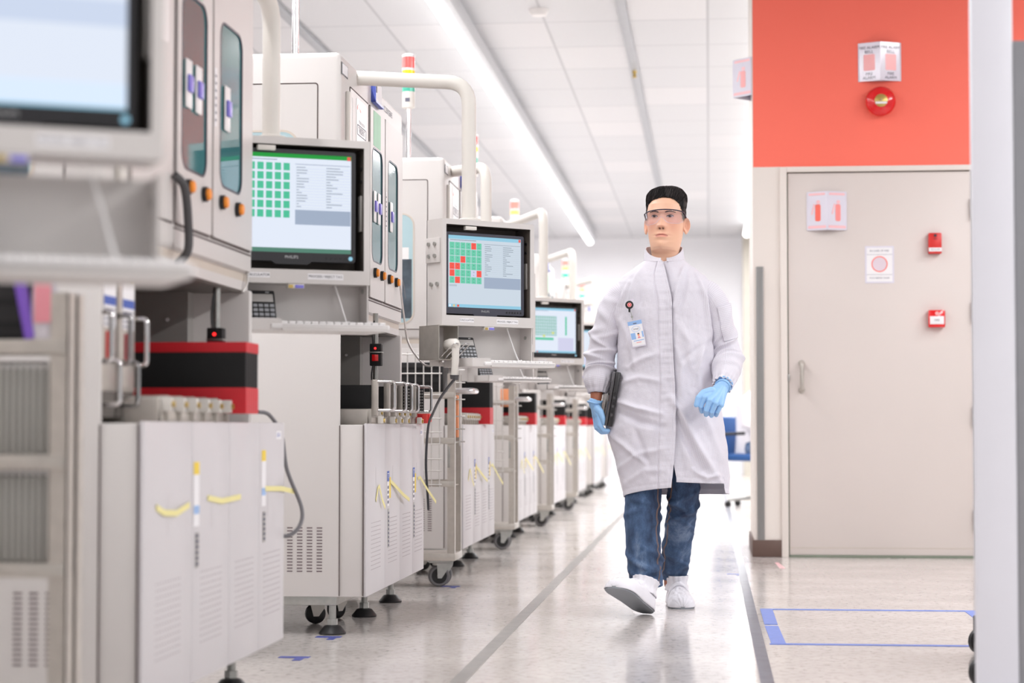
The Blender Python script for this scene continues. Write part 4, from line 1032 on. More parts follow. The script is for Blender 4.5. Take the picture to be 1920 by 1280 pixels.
# cable at the nearest cart
pts = [at(484, 772, 5.72), at(505, 778, 5.76), at(528, 815, 5.79), at(538, 880, 5.8), at(565, 950, 5.8), at(562, 985, 5.78), at(540, 1004, 5.76), at(510, 1000, 5.74)]
for p in pts: p.x = p.x
tag(MB().tube(spline(pts, 8), 0.006, 'cablegrey', 10).build('loose_cable'), 'grey cable looping down from the far end of the nearest cart', 'cable')
tag(MB().tube(spline([(-1.32, 4.82, 1.375), (-1.302, 4.85, 1.345), (-1.30, 4.88, 1.25), (-1.302, 4.88, 1.19), (-1.33, 4.885, 1.16)], 8), 0.011, 'rubber', 10).build('hose'), 'dark hose hanging on the front of the nearest machine below its windows', 'hose')
tag(MB().tube(spline([at(455, 480, 5.76), at(462, 500, 5.7), at(463, 530, 5.66), at(455, 548, 5.64)], 8), 0.004, 'wire', 8).build('thin_cable'), 'thin pale cable beside the box with the green-topped screen', 'cable')

# ================================================================== WIRE TROLLEYS between the machines
TX0, TX1 = -1.80, -1.185
def make_trolley(TD):
    TO = (-1.49, TD / 2, 0)
    r = thing('wire_trolley', '', 'trolley', TO)
    for x in (TX0, TX1 - 0.035):
        for y in (0, TD - 0.035):
            m = MB()
            m.box((x, y, 0.13), (x + 0.035, y + 0.003, 1.0 if x > -1.5 else 1.1), 'steel'); m.box((x + (0.032 if x > -1.5 else 0), y, 0.13), (x + (0.035 if x > -1.5 else 0.003), y + 0.035, 1.0 if x > -1.5 else 1.1), 'steel')
            m.build('post', r, TO)
    m = MB(); m.box((TX0 - 0.003, -0.003, 0.125), (TX1 + 0.003, TD + 0.003, 0.16), 'steel', 0.004); m.build('base_deck', r, TO)
    for z in (0.47, 0.67, 0.885):
        m = MB(); m.box((TX0 + 0.004, -0.004, z), (TX1 - 0.004, 0.010, z + 0.028), 'steel', 0.003); m.box((TX0 + 0.004, TD - 0.012, z), (TX1 - 0.004, TD + 0.003, z + 0.028), 'steel', 0.003); m.box((TX0 + 0.01, 0.01, z + 0.004), (TX1 - 0.01, TD - 0.01, z + 0.009), 'steel')
        m.build('shelf', r, TO)
    # wire side panel towards the camera
    m = MB()
    n = 0
    for i in range(14):
        x = TX0 + 0.05 + 0.038 * i; m.cyl((x, -0.006, 0.47), (x, -0.006, 1.10), 0.0035, 'wire', 6)
    for z in (0.48, 0.545, 0.60, 0.67, 0.725, 0.79, 0.90, 1.0, 1.09): m.cyl((TX0 + 0.03, -0.009, z), (TX1 - 0.06, -0.009, z), 0.0035, 'wire', 6)
    m.build('wire_side_panel', r, TO)
    # narrow ladder of rungs on the aisle side
    m = MB()
    for x in (TX1 + 0.004, ): m.cyl((x, TD * 0.58, 0.66), (x, TD * 0.58, 1.02), 0.004, 'wire', 6)
    for z in (0.68, 0.74, 0.80, 0.88, 0.96, 1.02): m.cyl((TX1 - 0.02, TD * 0.58, z), (TX1 + 0.03, TD * 0.58, z), 0.0035, 'wire', 6)
    m.build('rung_ladder', r, TO)
    m = MB(); m.tube(bend([(TX1 - 0.02, 0.05, 0.92), (TX1 + 0.075, 0.05, 0.92), (TX1 + 0.075, TD - 0.02, 0.92), (TX1 - 0.02, TD - 0.02, 0.92)], 0.03), 0.0135, 'chrome', 14); m.build('push_handle', r, TO)
    m = MB(); m.box((TX1 - 0.034, -0.004, 0.56), (TX1 - 0.022, 0.0, 0.66), 'zinc', 0.002); m.build('hinge', r, TO)
    for x, y, a in ((TX1 - 0.085, min(0.08, TD / 2), 0.25), (TX1 - 0.085, TD - min(0.09, TD / 2), 0.5), (TX0 + 0.08, min(0.08, TD / 2), -0.3), (TX0 + 0.08, TD - min(0.09, TD / 2), 0.2)) if TD > 0.2 else ((TX1 - 0.085, TD / 2, 0.25), (TX0 + 0.08, TD / 2, 0.2)):
        R_ = T(x, y, 0) @ RZ(a); m = MB()
        m.box((-0.05, -0.04, 0.112), (0.05, 0.04, 0.126), 'zinc', 0.003, 1, R_); m.lathe([(0.03, 0.1), (0.032, 0.112)], 'zinc', 18, R_)
        for s in (-1, 1): m.prism([(-0.012, 0.112), (0.05, 0.112), (0.046, 0.092), (0.010, 0.040), (-0.009, 0.040)], s * 0.028 - 0.002, s * 0.028 + 0.002, 'zinc', R_ @ FY)
        c = m.build('caster', r, TO)
        w = MB(); Wm = R_ @ T(0, 0, 0.0505) @ RX(PI / 2)
        w.lathe([(0.036, -0.02), (0.045, -0.02), (0.05, -0.012), (0.05, 0.012), (0.045, 0.02), (0.036, 0.02)], 'rubberlt', 28, Wm, False)
        w.lathe([(0.0, -0.016), (0.037, -0.016)], 'black', 28, Wm, False); w.lathe([(0.037, 0.016), (0.0, 0.016)], 'black', 28, Wm, False); w.lathe([(0.0, -0.022), (0.01, -0.022), (0.01, 0.022), (0, 0.022)], 'zinc', 14, Wm)
        ww = w.build('wheel', c); ww.location = -Vector(TO)
    return r
tp_ = make_trolley(0.26); near_tr = make_trolley(0.09)
TL = {0: 'steel wire trolley at the lower left edge, loaded with grey cassettes', 2: 'steel wire trolley with the grey caster beside the second cart, in focus', 3: 'steel wire trolley between the third and fourth carts', 4: 'steel wire trolley between the fourth and fifth carts', 5: 'steel wire trolley between the fifth and sixth carts'}
YT = {0: 3.60, 2: 9.25, 3: 12.11, 4: 14.97, 5: 17.83}
for k in (0, 2, 3, 4, 5):
    loc = (-1.49, YT[k] + (0.13 if k else 0.045), 0)
    if k == 0: near_tr.location = loc; near_tr['label'] = TL[k]
    elif k == 2: tp_.location = loc; tp_['label'] = TL[k]; tp_['group'] = 'wire trolleys between the machines'
    else: dup(tp_, loc, TL[k], group='wire trolleys between the machines')
for k in (2, 3):
    tag(MB().box((-0.007 if k == 2 else -0.026, -0.03, -0.1 if k == 2 else -0.055), (0.007 if k == 2 else 0.026, 0.03, 0.1 if k == 2 else 0.055), 'orangetag', 0.003).build('orange_tag', loc=(TX1 - 0.012 if k == 2 else -1.262, YT[k] + 0.2, 0.80 if k == 2 else 0.93)), 'orange plastic tag hanging on the trolley ' + ('in focus' if k == 2 else 'between the third and fourth carts'), 'tag')
for ch in list(near_tr.children):
    if ch.name.startswith(('push_handle', 'rung_ladder', 'hinge', 'wire_side')): bpy.data.objects.remove(ch)
M_['cassgrey'] = mat('cassette_grey', (170, 168, 162), 0.45, var=0.06)
# grey cassettes standing in two rows on the near trolley
def make_cassette():
    r = thing('tape_cassette', '', 'cassette', (0, 0, 0))
    MB().box((-0.0045, 0, 0), (0.0045, 0.075, 0.16), 'cassgrey', 0.003).build('cassette_shell', r)
    MB().tube(bend([(0, 0.015, 0.155), (0, 0.015, 0.172), (0, 0.06, 0.172), (0, 0.06, 0.155)], 0.008, 3), 0.003, 'zinc', 6).build('pull_loop', r)
    return r
cp = make_cassette(); ordn = ['first', 'second', 'third', 'fourth', 'fifth', 'sixth', 'seventh', 'eighth', 'ninth', 'tenth', 'eleventh', 'twelfth']
cnt = 0
for row, z in ((0, 0.699), (1, 0.499)):
    for i in range(12):
        loc = (-1.229 - 0.0128 * i, 3.608, z); lab = 'grey upright cassette, %s from the aisle on the %s shelf of the near trolley' % (ordn[i], 'middle' if row == 0 else 'lower')
        g = 'grey cassettes on the near trolley'
        if cnt == 0: cp.location = loc; cp['label'] = lab; cp['group'] = g
        else: dup(cp, loc, lab, group=g)
        cnt += 1
m = MB(); m.box((-0.12, 0, 0), (0.12, 0.05, 0.14), 'black', 0.006)
for j in range(3): m.box((-0.1, -0.002, 0.02 + 0.045 * j), (0.1, 0.001, 0.035 + 0.045 * j), 'matblack')
tag(m.build('black_crate', loc=(-1.38, 3.63, 0.914)), 'black slotted crate on the top shelf of the near trolley', 'crate')
tag(MB().cyl((-1.292, 3.613, 1.06), (-1.262, 3.613, 0.915), 0.012, 'purple', 18).build('purple_tube'), 'purple tube leaning on the top shelf of the near trolley', 'tube')
M_['bag'] = mat('clear_bag', (206, 200, 206), 0.12, var=0.1, spec=0.8, bump=0.6, bscale=30)
t = thing('component_bag', 'clear bag with a pink sheet standing on the near trolley', 'bag', (-1.236, 3.615, 0.914))
m = MB(); m.lathe([(0.024, 0), (0.027, 0.03), (0.026, 0.08), (0.022, 0.12), (0.012, 0.15), (0.016, 0.158)], 'bag', 14, Matrix.Scale(0.5, 4, (0, 1, 0))); m.build('bag_film', t)
MB().box((-0.016, -0.016, 0.03), (0.016, -0.0125, 0.13), 'pink', 0.001).build('pink_sheet', t)
m = MB(); m.box((-0.11, 0, 0), (0.11, 0.18, 0.16), 'black', 0.006)
for j in range(4): m.box((-0.09, -0.002, 0.02 + 0.035 * j), (0.09, 0.001, 0.032 + 0.035 * j), 'matblack')
tag(m.build('black_crate', loc=(-1.36, 9.33, 0.895)), 'black slotted crate behind the wire panel of the trolley in focus', 'crate')

# ================================================================== RIGHT FOREGROUND: white partition and trolley behind it
YP = 4.8
x0 = at(1826, 700, YP).x; x1 = at(1906, 700, YP).x
M_['partwhite'] = mat('partition_white', (222, 221, 228), 0.4, var=0.01)
M_['partgrey'] = mat('partition_grey', (146, 146, 150), 0.35, 0.2, var=0.03)
t = thing('partition_screen', 'tall out-of-focus white post with grey panel at the right edge', 'partition', (x0 + 0.05, YP, 0))
o = (x0 + 0.05, YP, 0)
MB().box((x0, YP, 0), (x1, YP + 0.035, 2.4), 'partwhite', 0.008).build('post', t, o)
MB().box((x1, YP + 0.004, 0.05), (x1 + 0.8, YP + 0.03, at(1910, 75, YP).z), 'partgrey', 0.004).build('panel', t, o)
MB().box((x0 - 0.1 + 0.1, YP - 0.2, 0), (x1, YP + 0.23, 0.03), 'partwhite', 0.008).build('foot', t, o)
YR = 6.3; xr = at(1829, 1200, YR).x
t = thing('equipment_trolley', 'equipment on black casters mostly hidden behind the white post at right', 'trolley', (xr + 0.3, YR + 0.2, 0)); o = (xr + 0.3, YR + 0.2, 0)
MB().box((xr + 0.16, YR - 0.2, 0.12), (xr + 0.7, YR + 0.5, 0.9), 'panelgrey', 0.01).build('trolley_body', t, o)
for i, (px, py, yy) in enumerate(((1826, 1211, 6.75), (1828, 1262, 5.9))):
    q = at(px, py, yy); m = MB(); zz = 0.045
    m.lathe([(0, -0.016), (0.03, -0.016), (0.042, -0.008), (0.042, 0.008), (0.03, 0.016), (0, 0.016)], 'black', 20, T(q.x + 0.02, yy, 0.042) @ RZ(0.5) @ RX(PI / 2))
    m.box((q.x, yy - 0.02, 0.05), (q.x + 0.05, yy + 0.02, 0.125), 'black', 0.004)
    m.build('caster', t, o)

# ================================================================== FAR BACKGROUND: blue chair with a seated worker
YCH = 19.0; CHA = math.radians(-35)
ch_ = at(1384, 830, YCH); CHP = Vector((ch_.x + 0.13, YCH - 0.1, 0)); WK = CHP + Vector((0.04, 0.06, 0))
M_['chairblue'] = mat('chair_blue', (30, 78, 138), 0.6, var=0.05)
M_['chairshell'] = mat('chair_shell', (196, 200, 206), 0.4)
t = thing('swivel_chair', 'blue swivel chair far down the aisle beside the pier', 'chair', CHP, CHA); o = (0, 0, 0)
M = T(-0.17, 0, 0) @ RZ(0) @ RY(math.radians(-10))
m = MB(); m.box((-0.035, -0.2, 0.47), (0.02, 0.2, 0.86), 'chairblue', 0.03, 4, M); m.build('backrest', t, o)
m = MB(); m.box((-0.045, -0.205, 0.46), (-0.03, 0.205, 0.875), 'chairshell', 0.007, 2, M); m.build('back_shell', t, o)
m = MB(); m.box((-0.16, -0.22, 0.43), (0.26, 0.22, 0.5), 'chairblue', 0.03, 3); m.build('seat', t, o)
m = MB(); m.cyl((0.03, 0, 0.08), (0.03, 0, 0.43), 0.025, 'zinc'); m.build('gas_column', t, o)
m = MB()
for i in range(5):
    a = 2 * PI * i / 5 + 0.3; m.tube([(0.03, 0, 0.09), (0.03 + 0.27 * math.cos(a), 0.27 * math.sin(a), 0.065)], [0.022, 0.014], 'zinc', 10)
    m.cyl((0.03 + 0.27 * math.cos(a), 0.27 * math.sin(a) - 0.018, 0.027), (0.03 + 0.27 * math.cos(a), 0.27 * math.sin(a) + 0.018, 0.027), 0.027, 'black')
m.build('star_base', t, o)
m = MB(); m.tube(bend([(-0.14, -0.25, 0.46), (-0.16, -0.25, 0.68), (0.08, -0.25, 0.69)], 0.03), 0.016, 'black', 10); m.build('armrest', t, o)
# ================================================================== THE WALKING MAN
import numpy as np
YM = 8.15
def P(px, py, dy=0.0): return at(px, py, YM + dy)
def smooth(a, b, x):
    t = np.clip((x - a) / (b - a), 0, 1); return t * t * (3 - 2 * t)
def g(x, s): return np.exp(-0.5 * (x / s) ** 2)

def skin_material():
    m = mat('skin', (226, 168, 138), 0.45, var=0.02, scale=60, bump=0.06, bscale=700)
    N, L = nodes(m); b = N['Principled BSDF']
    a = N.new('ShaderNodeVertexColor'); a.layer_name = 'tone'
    L.new(a.outputs['Color'], b.inputs['Base Color'])
    b.inputs['Subsurface Weight'].default_value = 0.12; b.inputs['Subsurface Radius'].default_value = (0.6, 0.25, 0.15); b.inputs['Subsurface Scale'].default_value = 0.012
    return m
def coat_material():
    m = mat('coat_cloth', (228, 224, 233), 0.72, var=0.0)
    N, L = nodes(m); b = N['Principled BSDF']
    uv = N.new('ShaderNodeUVMap'); sp = N.new('ShaderNodeSeparateXYZ'); L.new(uv.outputs[0], sp.inputs[0])
    fs = []
    for ax, per, wd in (('X', 0.0056, 0.24), ('Y', 0.0056, 0.20)):
        d = N.new('ShaderNodeMath'); d.operation = 'DIVIDE'; d.inputs[1].default_value = per; L.new(sp.outputs[ax], d.inputs[0])
        f = N.new('ShaderNodeMath'); f.operation = 'FRACT'; L.new(d.outputs[0], f.inputs[0])
        c = N.new('ShaderNodeMath'); c.operation = 'LESS_THAN'; c.inputs[1].default_value = wd; L.new(f.outputs[0], c.inputs[0]); fs.append(c)
    mx = N.new('ShaderNodeMath'); mx.operation = 'MAXIMUM'; L.new(fs[0].outputs[0], mx.inputs[0]); L.new(fs[1].outputs[0], mx.inputs[1])
    c = N.new('ShaderNodeMixRGB'); c.inputs[1].default_value = rgb(223, 221, 229); c.inputs[2].default_value = rgb(207, 200, 210)
    L.new(mx.outputs[0], c.inputs[0]); L.new(c.outputs[0], b.inputs['Base Color'])
    tc = N.new('ShaderNodeTexCoord'); n = N.new('ShaderNodeTexNoise'); n.inputs['Scale'].default_value = 26; n.inputs['Detail'].default_value = 4
    L.new(tc.outputs['Object'], n.inputs['Vector']); bp = N.new('ShaderNodeBump'); bp.inputs['Strength'].default_value = 0.5; bp.inputs['Distance'].default_value = 0.006
    L.new(n.outputs['Fac'], bp.inputs['Height']); L.new(bp.outputs[0], b.inputs['Normal'])
    b.inputs['Sheen Weight'].default_value = 0.15
    return m
def denim_material():
    m = mat('denim', (62, 92, 140), 0.85, var=0.0)
    N, L = nodes(m); b = N['Principled BSDF']
    tc = N.new('ShaderNodeTexCoord'); n = N.new('ShaderNodeTexNoise'); n.inputs['Scale'].default_value = 9; n.inputs['Detail'].default_value = 8; n.inputs['Roughness'].default_value = 0.65
    mp = N.new('ShaderNodeMapping'); mp.inputs['Scale'].default_value = (1.0, 1.0, 0.35)
    L.new(tc.outputs['Object'], mp.inputs[0]); L.new(mp.outputs[0], n.inputs['Vector'])
    r = N.new('ShaderNodeValToRGB'); e = r.color_ramp.elements
    e[0].position = 0.36; e[0].color = rgb(40, 54, 80); e[1].position = 0.68; e[1].color = rgb(132, 150, 176); x = e.new(0.52); x.color = rgb(70, 94, 128)
    L.new(n.outputs['Fac'], r.inputs['Fac'])
    n2 = N.new('ShaderNodeTexNoise'); n2.inputs['Scale'].default_value = 420; L.new(mp.outputs[0], n2.inputs['Vector'])
    mx = N.new('ShaderNodeMixRGB'); mx.blend_type = 'OVERLAY'; mx.inputs[0].default_value = 0.35; L.new(r.outputs[0], mx.inputs[1]); L.new(n2.outputs['Fac'], mx.inputs[2])
    L.new(mx.outputs[0], b.inputs['Base Color'])
    return m
M_['skin'] = skin_material(); M_['coat'] = coat_material(); M_['denim'] = denim_material()
M_['glove'] = mat('nitrile_blue', (150, 194, 238), 0.42, var=0.03, scale=40, bump=0.12, bscale=300)
M_['hair'] = mat('hair_black', (24, 20, 20), 0.55, var=0.35, scale=90, spec=0.3)
M_['hairlt'] = mat('hair_highlight', (58, 50, 50), 0.4, var=0.2)
M_['brow'] = mat('eyebrow', (84, 66, 60), 0.6, var=0.2)
M_['sclera'] = mat('eye_white', (190, 174, 170), 0.2)
M_['iris'] = mat('iris_brown', (84, 60, 50), 0.15)
M_['pupil'] = mat('pupil_black', (16, 12, 12), 0.1)
M_['lash'] = mat('lash_line', (52, 34, 32), 0.5)
M_['navyframe'] = mat('glasses_frame', (40, 34, 58), 0.25)
M_['lens'] = clear_mat('lens_clear', (251, 249, 253), 0.03)
M_['shoecover'] = mat('shoe_cover', (232, 230, 236), 0.75, var=0.02, bump=0.25, bscale=60)
M_['sole'] = mat('grey_sole', (140, 144, 150), 0.6, var=0.05, bump=0.2, bscale=300)
M_['navyshirt'] = mat('navy_shirt', (40, 42, 66), 0.8)
M_['stitch'] = mat('jean_stitch', (150, 116, 92), 0.7)
M_['tabblack'] = mat('laptop_black', (44, 42, 44), 0.3, var=0.08)
M_['tabgloss'] = mat('laptop_lid', (88, 86, 88), 0.16, 0.3, var=0.06)

def mesh_obj(name, vs, fs, mats, parent=None, off=(0, 0, 0), mi=None, smooth_=True, uv=None):
    me = bpy.data.meshes.new(name)
    me.from_pydata([tuple(v) for v in (np.asarray(vs) - np.asarray(off)).tolist()], [], fs)
    for m in mats: me.materials.append(M_[m])
    if mi is not None: me.polygons.foreach_set('material_index', mi)
    if smooth_: me.polygons.foreach_set('use_smooth', [True] * len(me.polygons))
    if uv is not None:
        l = me.uv_layers.new(name='UVMap'); vi = np.empty(len(me.loops), dtype=np.int32); me.loops.foreach_get('vertex_index', vi)
        l.data.foreach_set('uv', np.asarray(uv)[vi].astype(np.float32).ravel())
    me.update(); ob = bpy.data.objects.new(name, me); COL.objects.link(ob)
    if parent is not None: ob.parent = parent
    return ob
def grid_faces(nr, nc, wrap=True):
    fs = []
    for i in range(nr - 1):
        for j in range(nc if wrap else nc - 1):
            j2 = (j + 1) % nc; fs.append((i * nc + j, i * nc + j2, (i + 1) * nc + j2, (i + 1) * nc + j))
    return fs
def bake(ob, mods):
    """apply modifiers, keep the object"""
    for ty, kw in mods:
        md = ob.modifiers.new(ty, ty)
        for k_, v_ in kw.items(): setattr(md, k_, v_)
    dg = bpy.context.evaluated_depsgraph_get()
    me = bpy.data.meshes.new_from_object(ob.evaluated_get(dg))
    old = ob.data; ob.modifiers.clear(); ob.data = me
    nm = old.name; bpy.data.meshes.remove(old); me.name = nm
    me.polygons.foreach_set('use_smooth', [True] * len(me.polygons)); me.update()
    return ob

ROOT = Vector((-0.19, YM, 0.0))
# ---------------------------------------------------------------- head
HZ = np.array([.105, .102, .092, .076, .054, .030, .000, -.025, -.050, -.075, -.096, -.112, -.121, -.126, -.133, -.146, -.165, -.19])
HW = np.array([.004, .027, .049, .0635, .072, .0745, .0738, .073, .071, .0665, .061, .0575, .0562, .0555, .055, .0545, .055, .056])
HF = np.array([.000, .027, .054, .074, .086, .0905, .0885, .087, .0865, .0865, .0855, .0825, .074, .052, .036, .030, .029, .029])
HB = np.array([.020, .046, .071, .088, .0975, .100, .0975, .0905, .082, .078, .077, .077, .077, .078, .079, .080, .082, .085])
HP = np.array([1.0, 1.0, .95, .92, .86, .84, .86, .9, .98, 1.08, 1.28, 1.65, 2.0, 1.7, 1.15, 1.0, 1.0, 1.0])
def hp(z, T_): return np.interp(-z, -HZ, T_)
def face_disp(x, z):
    ax = np.abs(x)
    d = np.zeros_like(x)
    # nose
    s = np.clip((0.010 - z) / 0.050, 0, 1); amp = 0.003 + 0.0205 * s ** 1.25
    amp = np.where(z > 0.010, 0.003 * g(z - 0.010, 0.012), amp); amp = np.where(z < -0.040, 0.0235 * g(z + 0.040, 0.0062), amp)
    d += amp * g(x, 0.0068 + 0.0042 * s)
    d += 0.0095 * g(ax - 0.0135, 0.0052) * g(z + 0.0425, 0.0062)
    d -= 0.007 * g(ax - 0.0068, 0.0034) * g(z + 0.0492, 0.0026)
    # eyes and brows
    d -= 0.0095 * g(ax - 0.0325, 0.0155) * g(z - 0.001, 0.0105)
    d += 0.0042 * g(ax - 0.0325, 0.012) * g(z, 0.0065)
    d += 0.0038 * g(ax - 0.030, 0.022) * g(z - 0.0205, 0.0065)
    d -= 0.003 * g(x, 0.010) * g(z - 0.008, 0.010)
    d += 0.004 * g(ax - 0.046, 0.014) * g(z + 0.032, 0.015)
    d -= 0.003 * g(ax - 0.047, 0.012) * g(z + 0.068, 0.016)
    d += 0.002 * g(ax - 0.022, 0.010) * g(z + 0.056, 0.016)
    # mouth and chin
    d += 0.0045 * g(x, 0.026) * g(z + 0.076, 0.017)
    d += 0.0042 * g(x, 0.0165) * g(z + 0.0690, 0.0036)
    d += 0.0052 * g(x, 0.0145) * g(z + 0.0795, 0.0042)
    d -= 0.0046 * g(x, 0.0185) * g(z + 0.0738, 0.0016)
    d -= 0.0010 * g(ax - 0.028, 0.005) * g(z + 0.074, 0.004)
    d -= 0.0030 * g(x, 0.020) * g(z + 0.0915, 0.0050)
    d += 0.0072 * g(x, 0.018) * g(z + 0.107, 0.0115)
    d -= 0.0012 * g(x, 0.003) * g(z + 0.060, 0.006)
    return d
def face_y(x, z):
    w = hp(z, HW); f = hp(z, HF); p = hp(z, HP)
    c = np.clip(np.abs(x) / w, 0, 0.999) ** (1 / p); return f * np.sqrt(np.maximum(0, 1 - c * c)) ** 0.9 + face_disp(x, z)
NS = 168
zs = np.concatenate([np.linspace(.105, .056, 26)[:-1], np.linspace(.056, -.128, 124)[:-1], np.linspace(-.128, -.19, 18)])
ta = np.linspace(0, 2 * np.pi, NS, endpoint=False)
V = np.zeros((len(zs), NS, 3))
for i, z in enumerate(zs):
    w, f, b_, p = hp(z, HW), hp(z, HF), hp(z, HB), hp(z, HP)
    c, s = np.cos(ta), np.sin(ta)
    fr = s >= 0
    x = np.where(fr, w * np.sign(c) * np.abs(c) ** p, w * np.sign(c) * np.abs(c) ** 0.92)
    y = np.where(fr, f * np.abs(s) ** 0.9, -b_ * np.abs(s) ** 0.92)
    fm = smooth(0.15, 0.55, s)
    y = y + fm * face_disp(x, np.full_like(x, z))
    V[i, :, 0] = x; V[i, :, 1] = y; V[i, :, 2] = z
HV = V.copy()
yaw = math.radians(9.5); pit = math.radians(3.0); roll = math.radians(1.0)
HC_ = P(1248.5, 411.3, 0.045)
l_ = Vector((math.cos(yaw), -math.sin(yaw), 0)); f_ = Vector((-math.sin(yaw), -math.cos(yaw), 0)); u_ = Vector((0, 0, 1))
HM = Matrix.Translation(HC_) @ Matrix(((l_.x, f_.x, 0, 0), (l_.y, f_.y, 0, 0), (0, 0, 1, 0), (0, 0, 0, 1))) @ RX(pit) @ RY(roll)
HMn = np.array(HM)
def stretch(z): return np.where(z < -0.045, -0.045 + (z + 0.045) * 1.15, z)
def unstretch(z): return np.where(z < -0.045, -0.045 + (z + 0.045) / 1.15, z)
def hw(a):
    a = np.array(a, dtype=float).reshape(-1, 3); a[:, 2] = stretch(a[:, 2]); a[:, 0] *= 1.015
    return a @ HMn[:3, :3].T + HMn[:3, 3]
# ears
def ear(sgn):
    vs = []; n, mN = 30, 22
    for i in range(mN):
        ph = -PI / 2 + PI * i / (mN - 1)
        for j in range(n):
            th = 2 * PI * j / n
            r = math.cos(ph)
            yy = 0.0195 * r * math.cos(th); zz = 0.0335 * r * math.sin(th); xx = 0.0065 * math.sin(ph)
            zz2 = zz + 0.0; yy2 = yy * (1.0 if zz > -0.01 else 1.0 - 0.35 * min(1, (-0.01 - zz) / 0.02))
            if ph > 0:     # the outer face: bowl and rim
                q = math.hypot(yy / 0.0195, zz / 0.0335)
                xx -= 0.0095 * math.exp(-((q - 0.25) / 0.33) ** 2) * (1 if zz > -0.016 else 0.3)
                xx += 0.0028 * math.exp(-((q - 0.86) / 0.12) ** 2)
            vs.append((xx, yy2 - 0.08 * zz2, zz2))
    M = T(sgn * 0.0815, -0.012, -0.0255) @ RZ(sgn * math.radians(46 if sgn > 0 else 26)) @ RX(math.radians(-6))
    out = []
    for v in vs:
        q = M @ Vector((sgn * v[0], v[1], v[2])); out.append(q[:])
    fs = grid_faces(mN, n)
    if sgn < 0: fs = [f[::-1] for f in fs]
    return out, fs
hv = V.reshape(-1, 3); hf = grid_faces(len(zs), NS)
hf.append(tuple(range(NS - 1, -1, -1))); hf.append(tuple((len(zs) - 1) * NS + j for j in range(NS)))
head = mesh_obj('head_tmp', hw(hv), [f[::-1] for f in hf], ['skin'])
ears = []
for s in (1, -1):
    ev, ef = ear(s); ears.append(mesh_obj('ear_tmp', hw(ev), ef, ['skin']))
# ---------------------------------------------------------------- the rest of the body (mostly inside the clothes)
A_L = [P(1180, 556, .05), P(1142, 604, .045), P(1128, 665, .06), P(1120, 722, .02), P(1118, 745, 0.0), P(1117, 757, 0.0)]
A_R = [P(1314, 554, .05), P(1346, 604, .05), P(1361, 668, .08), P(1355, 716, -.10), P(1350, 730, -.145)]
G_L = [P(1218, 770, .06), P(1207, 915, .0), P(1211, 1070, -.03), P(1215, 1098, -.03)]
G_R = [P(1282, 760, .06), P(1283, 905, .06), P(1262, 1060, .34), P(1262, 1100, .37)]
def tube_pts(path, rad, n=16):
    b = MB(); b.tube(path, rad, 'skin', n); return b
body = MB()
nk = HM @ Vector((0, -0.026, -0.17))
body.tube([nk + Vector((0, 0, .03)), nk, P(1246, 508, .055), P(1246, 560, .055), P(1246, 640, .055), P(1248, 720, .06), P(1248, 780, .06)], [0.046, .048, .062, .095, .095, .098, .095], 'skin', 24)
body.tube([P(1180, 556, .055), P(1246, 535, .06), P(1314, 554, .055)], [.04, .05, .04], 'skin', 16)
body.tube(spline(A_L, 4), [.05, .049, .047, .046, .045, .044, .043, .042, .041, .038, .035, .032, .030, .028, .0265, .0255, .0248, .0240, .0235, .0225, .021], 'skin', 16)
body.tube(A_R, [.048, .042, .04, .03, .026], 'skin', 16)
for G in (G_L, G_R): body.tube(G, [.07, .05, .04, .04], 'skin', 16)
bo = body.build('body_tmp')
bake(bo, [('REMESH', dict(mode='VOXEL', voxel_size=0.007)), ('SMOOTH', dict(factor=0.6, iterations=6))])
person = bo
mods = []
for q in [head] + ears: mods.append(('BOOLEAN', dict(operation='UNION', object=q, solver='EXACT')))
bake(person, mods)
for q in [head] + ears: bpy.data.objects.remove(q)
person.name = 'person'; person.data.name = 'person'
me = person.data
n = len(me.vertices); co_ = np.empty(n * 3, dtype=np.float32); me.vertices.foreach_get('co', co_); co_ = co_.reshape(-1, 3).astype(float)
HMi = np.linalg.inv(HMn); lc = co_ @ HMi[:3, :3].T + HMi[:3, 3]
x, y, z = lc[:, 0], lc[:, 1], unstretch(lc[:, 2])
def C3(r, g_, b_): return np.array([lin(r), lin(g_), lin(b_)])
tone = np.tile(C3(238, 189, 160), (n, 1))
def blend(mask, c): 
    global tone
    tone = tone * (1 - mask[:, None]) + C3(*c) * mask[:, None]
front = smooth(0.02, 0.05, y)
blend(0.35 * front * g(np.abs(x) - 0.045, .018) * g(z + .04, .02), (232, 150, 128))
blend(0.3 * front * g(x, .014) * g(z + .042, .012), (230, 150, 128))
ml = -0.0738 + 0.0012 * np.cos(x / 0.022 * np.pi)
lipw = np.clip(1 - (x / 0.0275) ** 2, 0, 1) ** 0.6
up = smooth(0.0005, -0.0008, (z - ml) - 0.0062 * lipw + 0.0016 * g(x, .003)) * (z >= ml)
lo = smooth(0.0005, -0.0008, (ml - z) - 0.0078 * lipw) * (z < ml)
blend(0.8 * front * up * (lipw > 0), (212, 132, 120)); blend(0.7 * front * lo * (lipw > 0), (226, 148, 134))
blend(0.75 * front * g(z - ml, .0011) * (np.abs(x) < 0.025), (150, 78, 72))
blend(np.clip(1.3 * front * g(np.abs(x) - .0068, .0030) * g(z + .0500, .0023), 0, 0.95), (88, 42, 36))  # nostril hollows: shade painted into the skin colour
blend(0.55 * smooth(.062, .068, np.abs(x)) * smooth(-.03, .01, z) * smooth(0.055, 0.02, y) , (150, 124, 116))
blend(0.25 * smooth(.07, .078, np.abs(x)) * (y < .02) * (z < .02) * (z > -.05), (236, 150, 126))
far = lc[:, 2] < -0.5
blend(1.0 * (far & (np.linalg.norm(lc, axis=1) > 0.5)), (168, 104, 78))
ca_ = me.color_attributes.new('tone', 'FLOAT_COLOR', 'POINT')
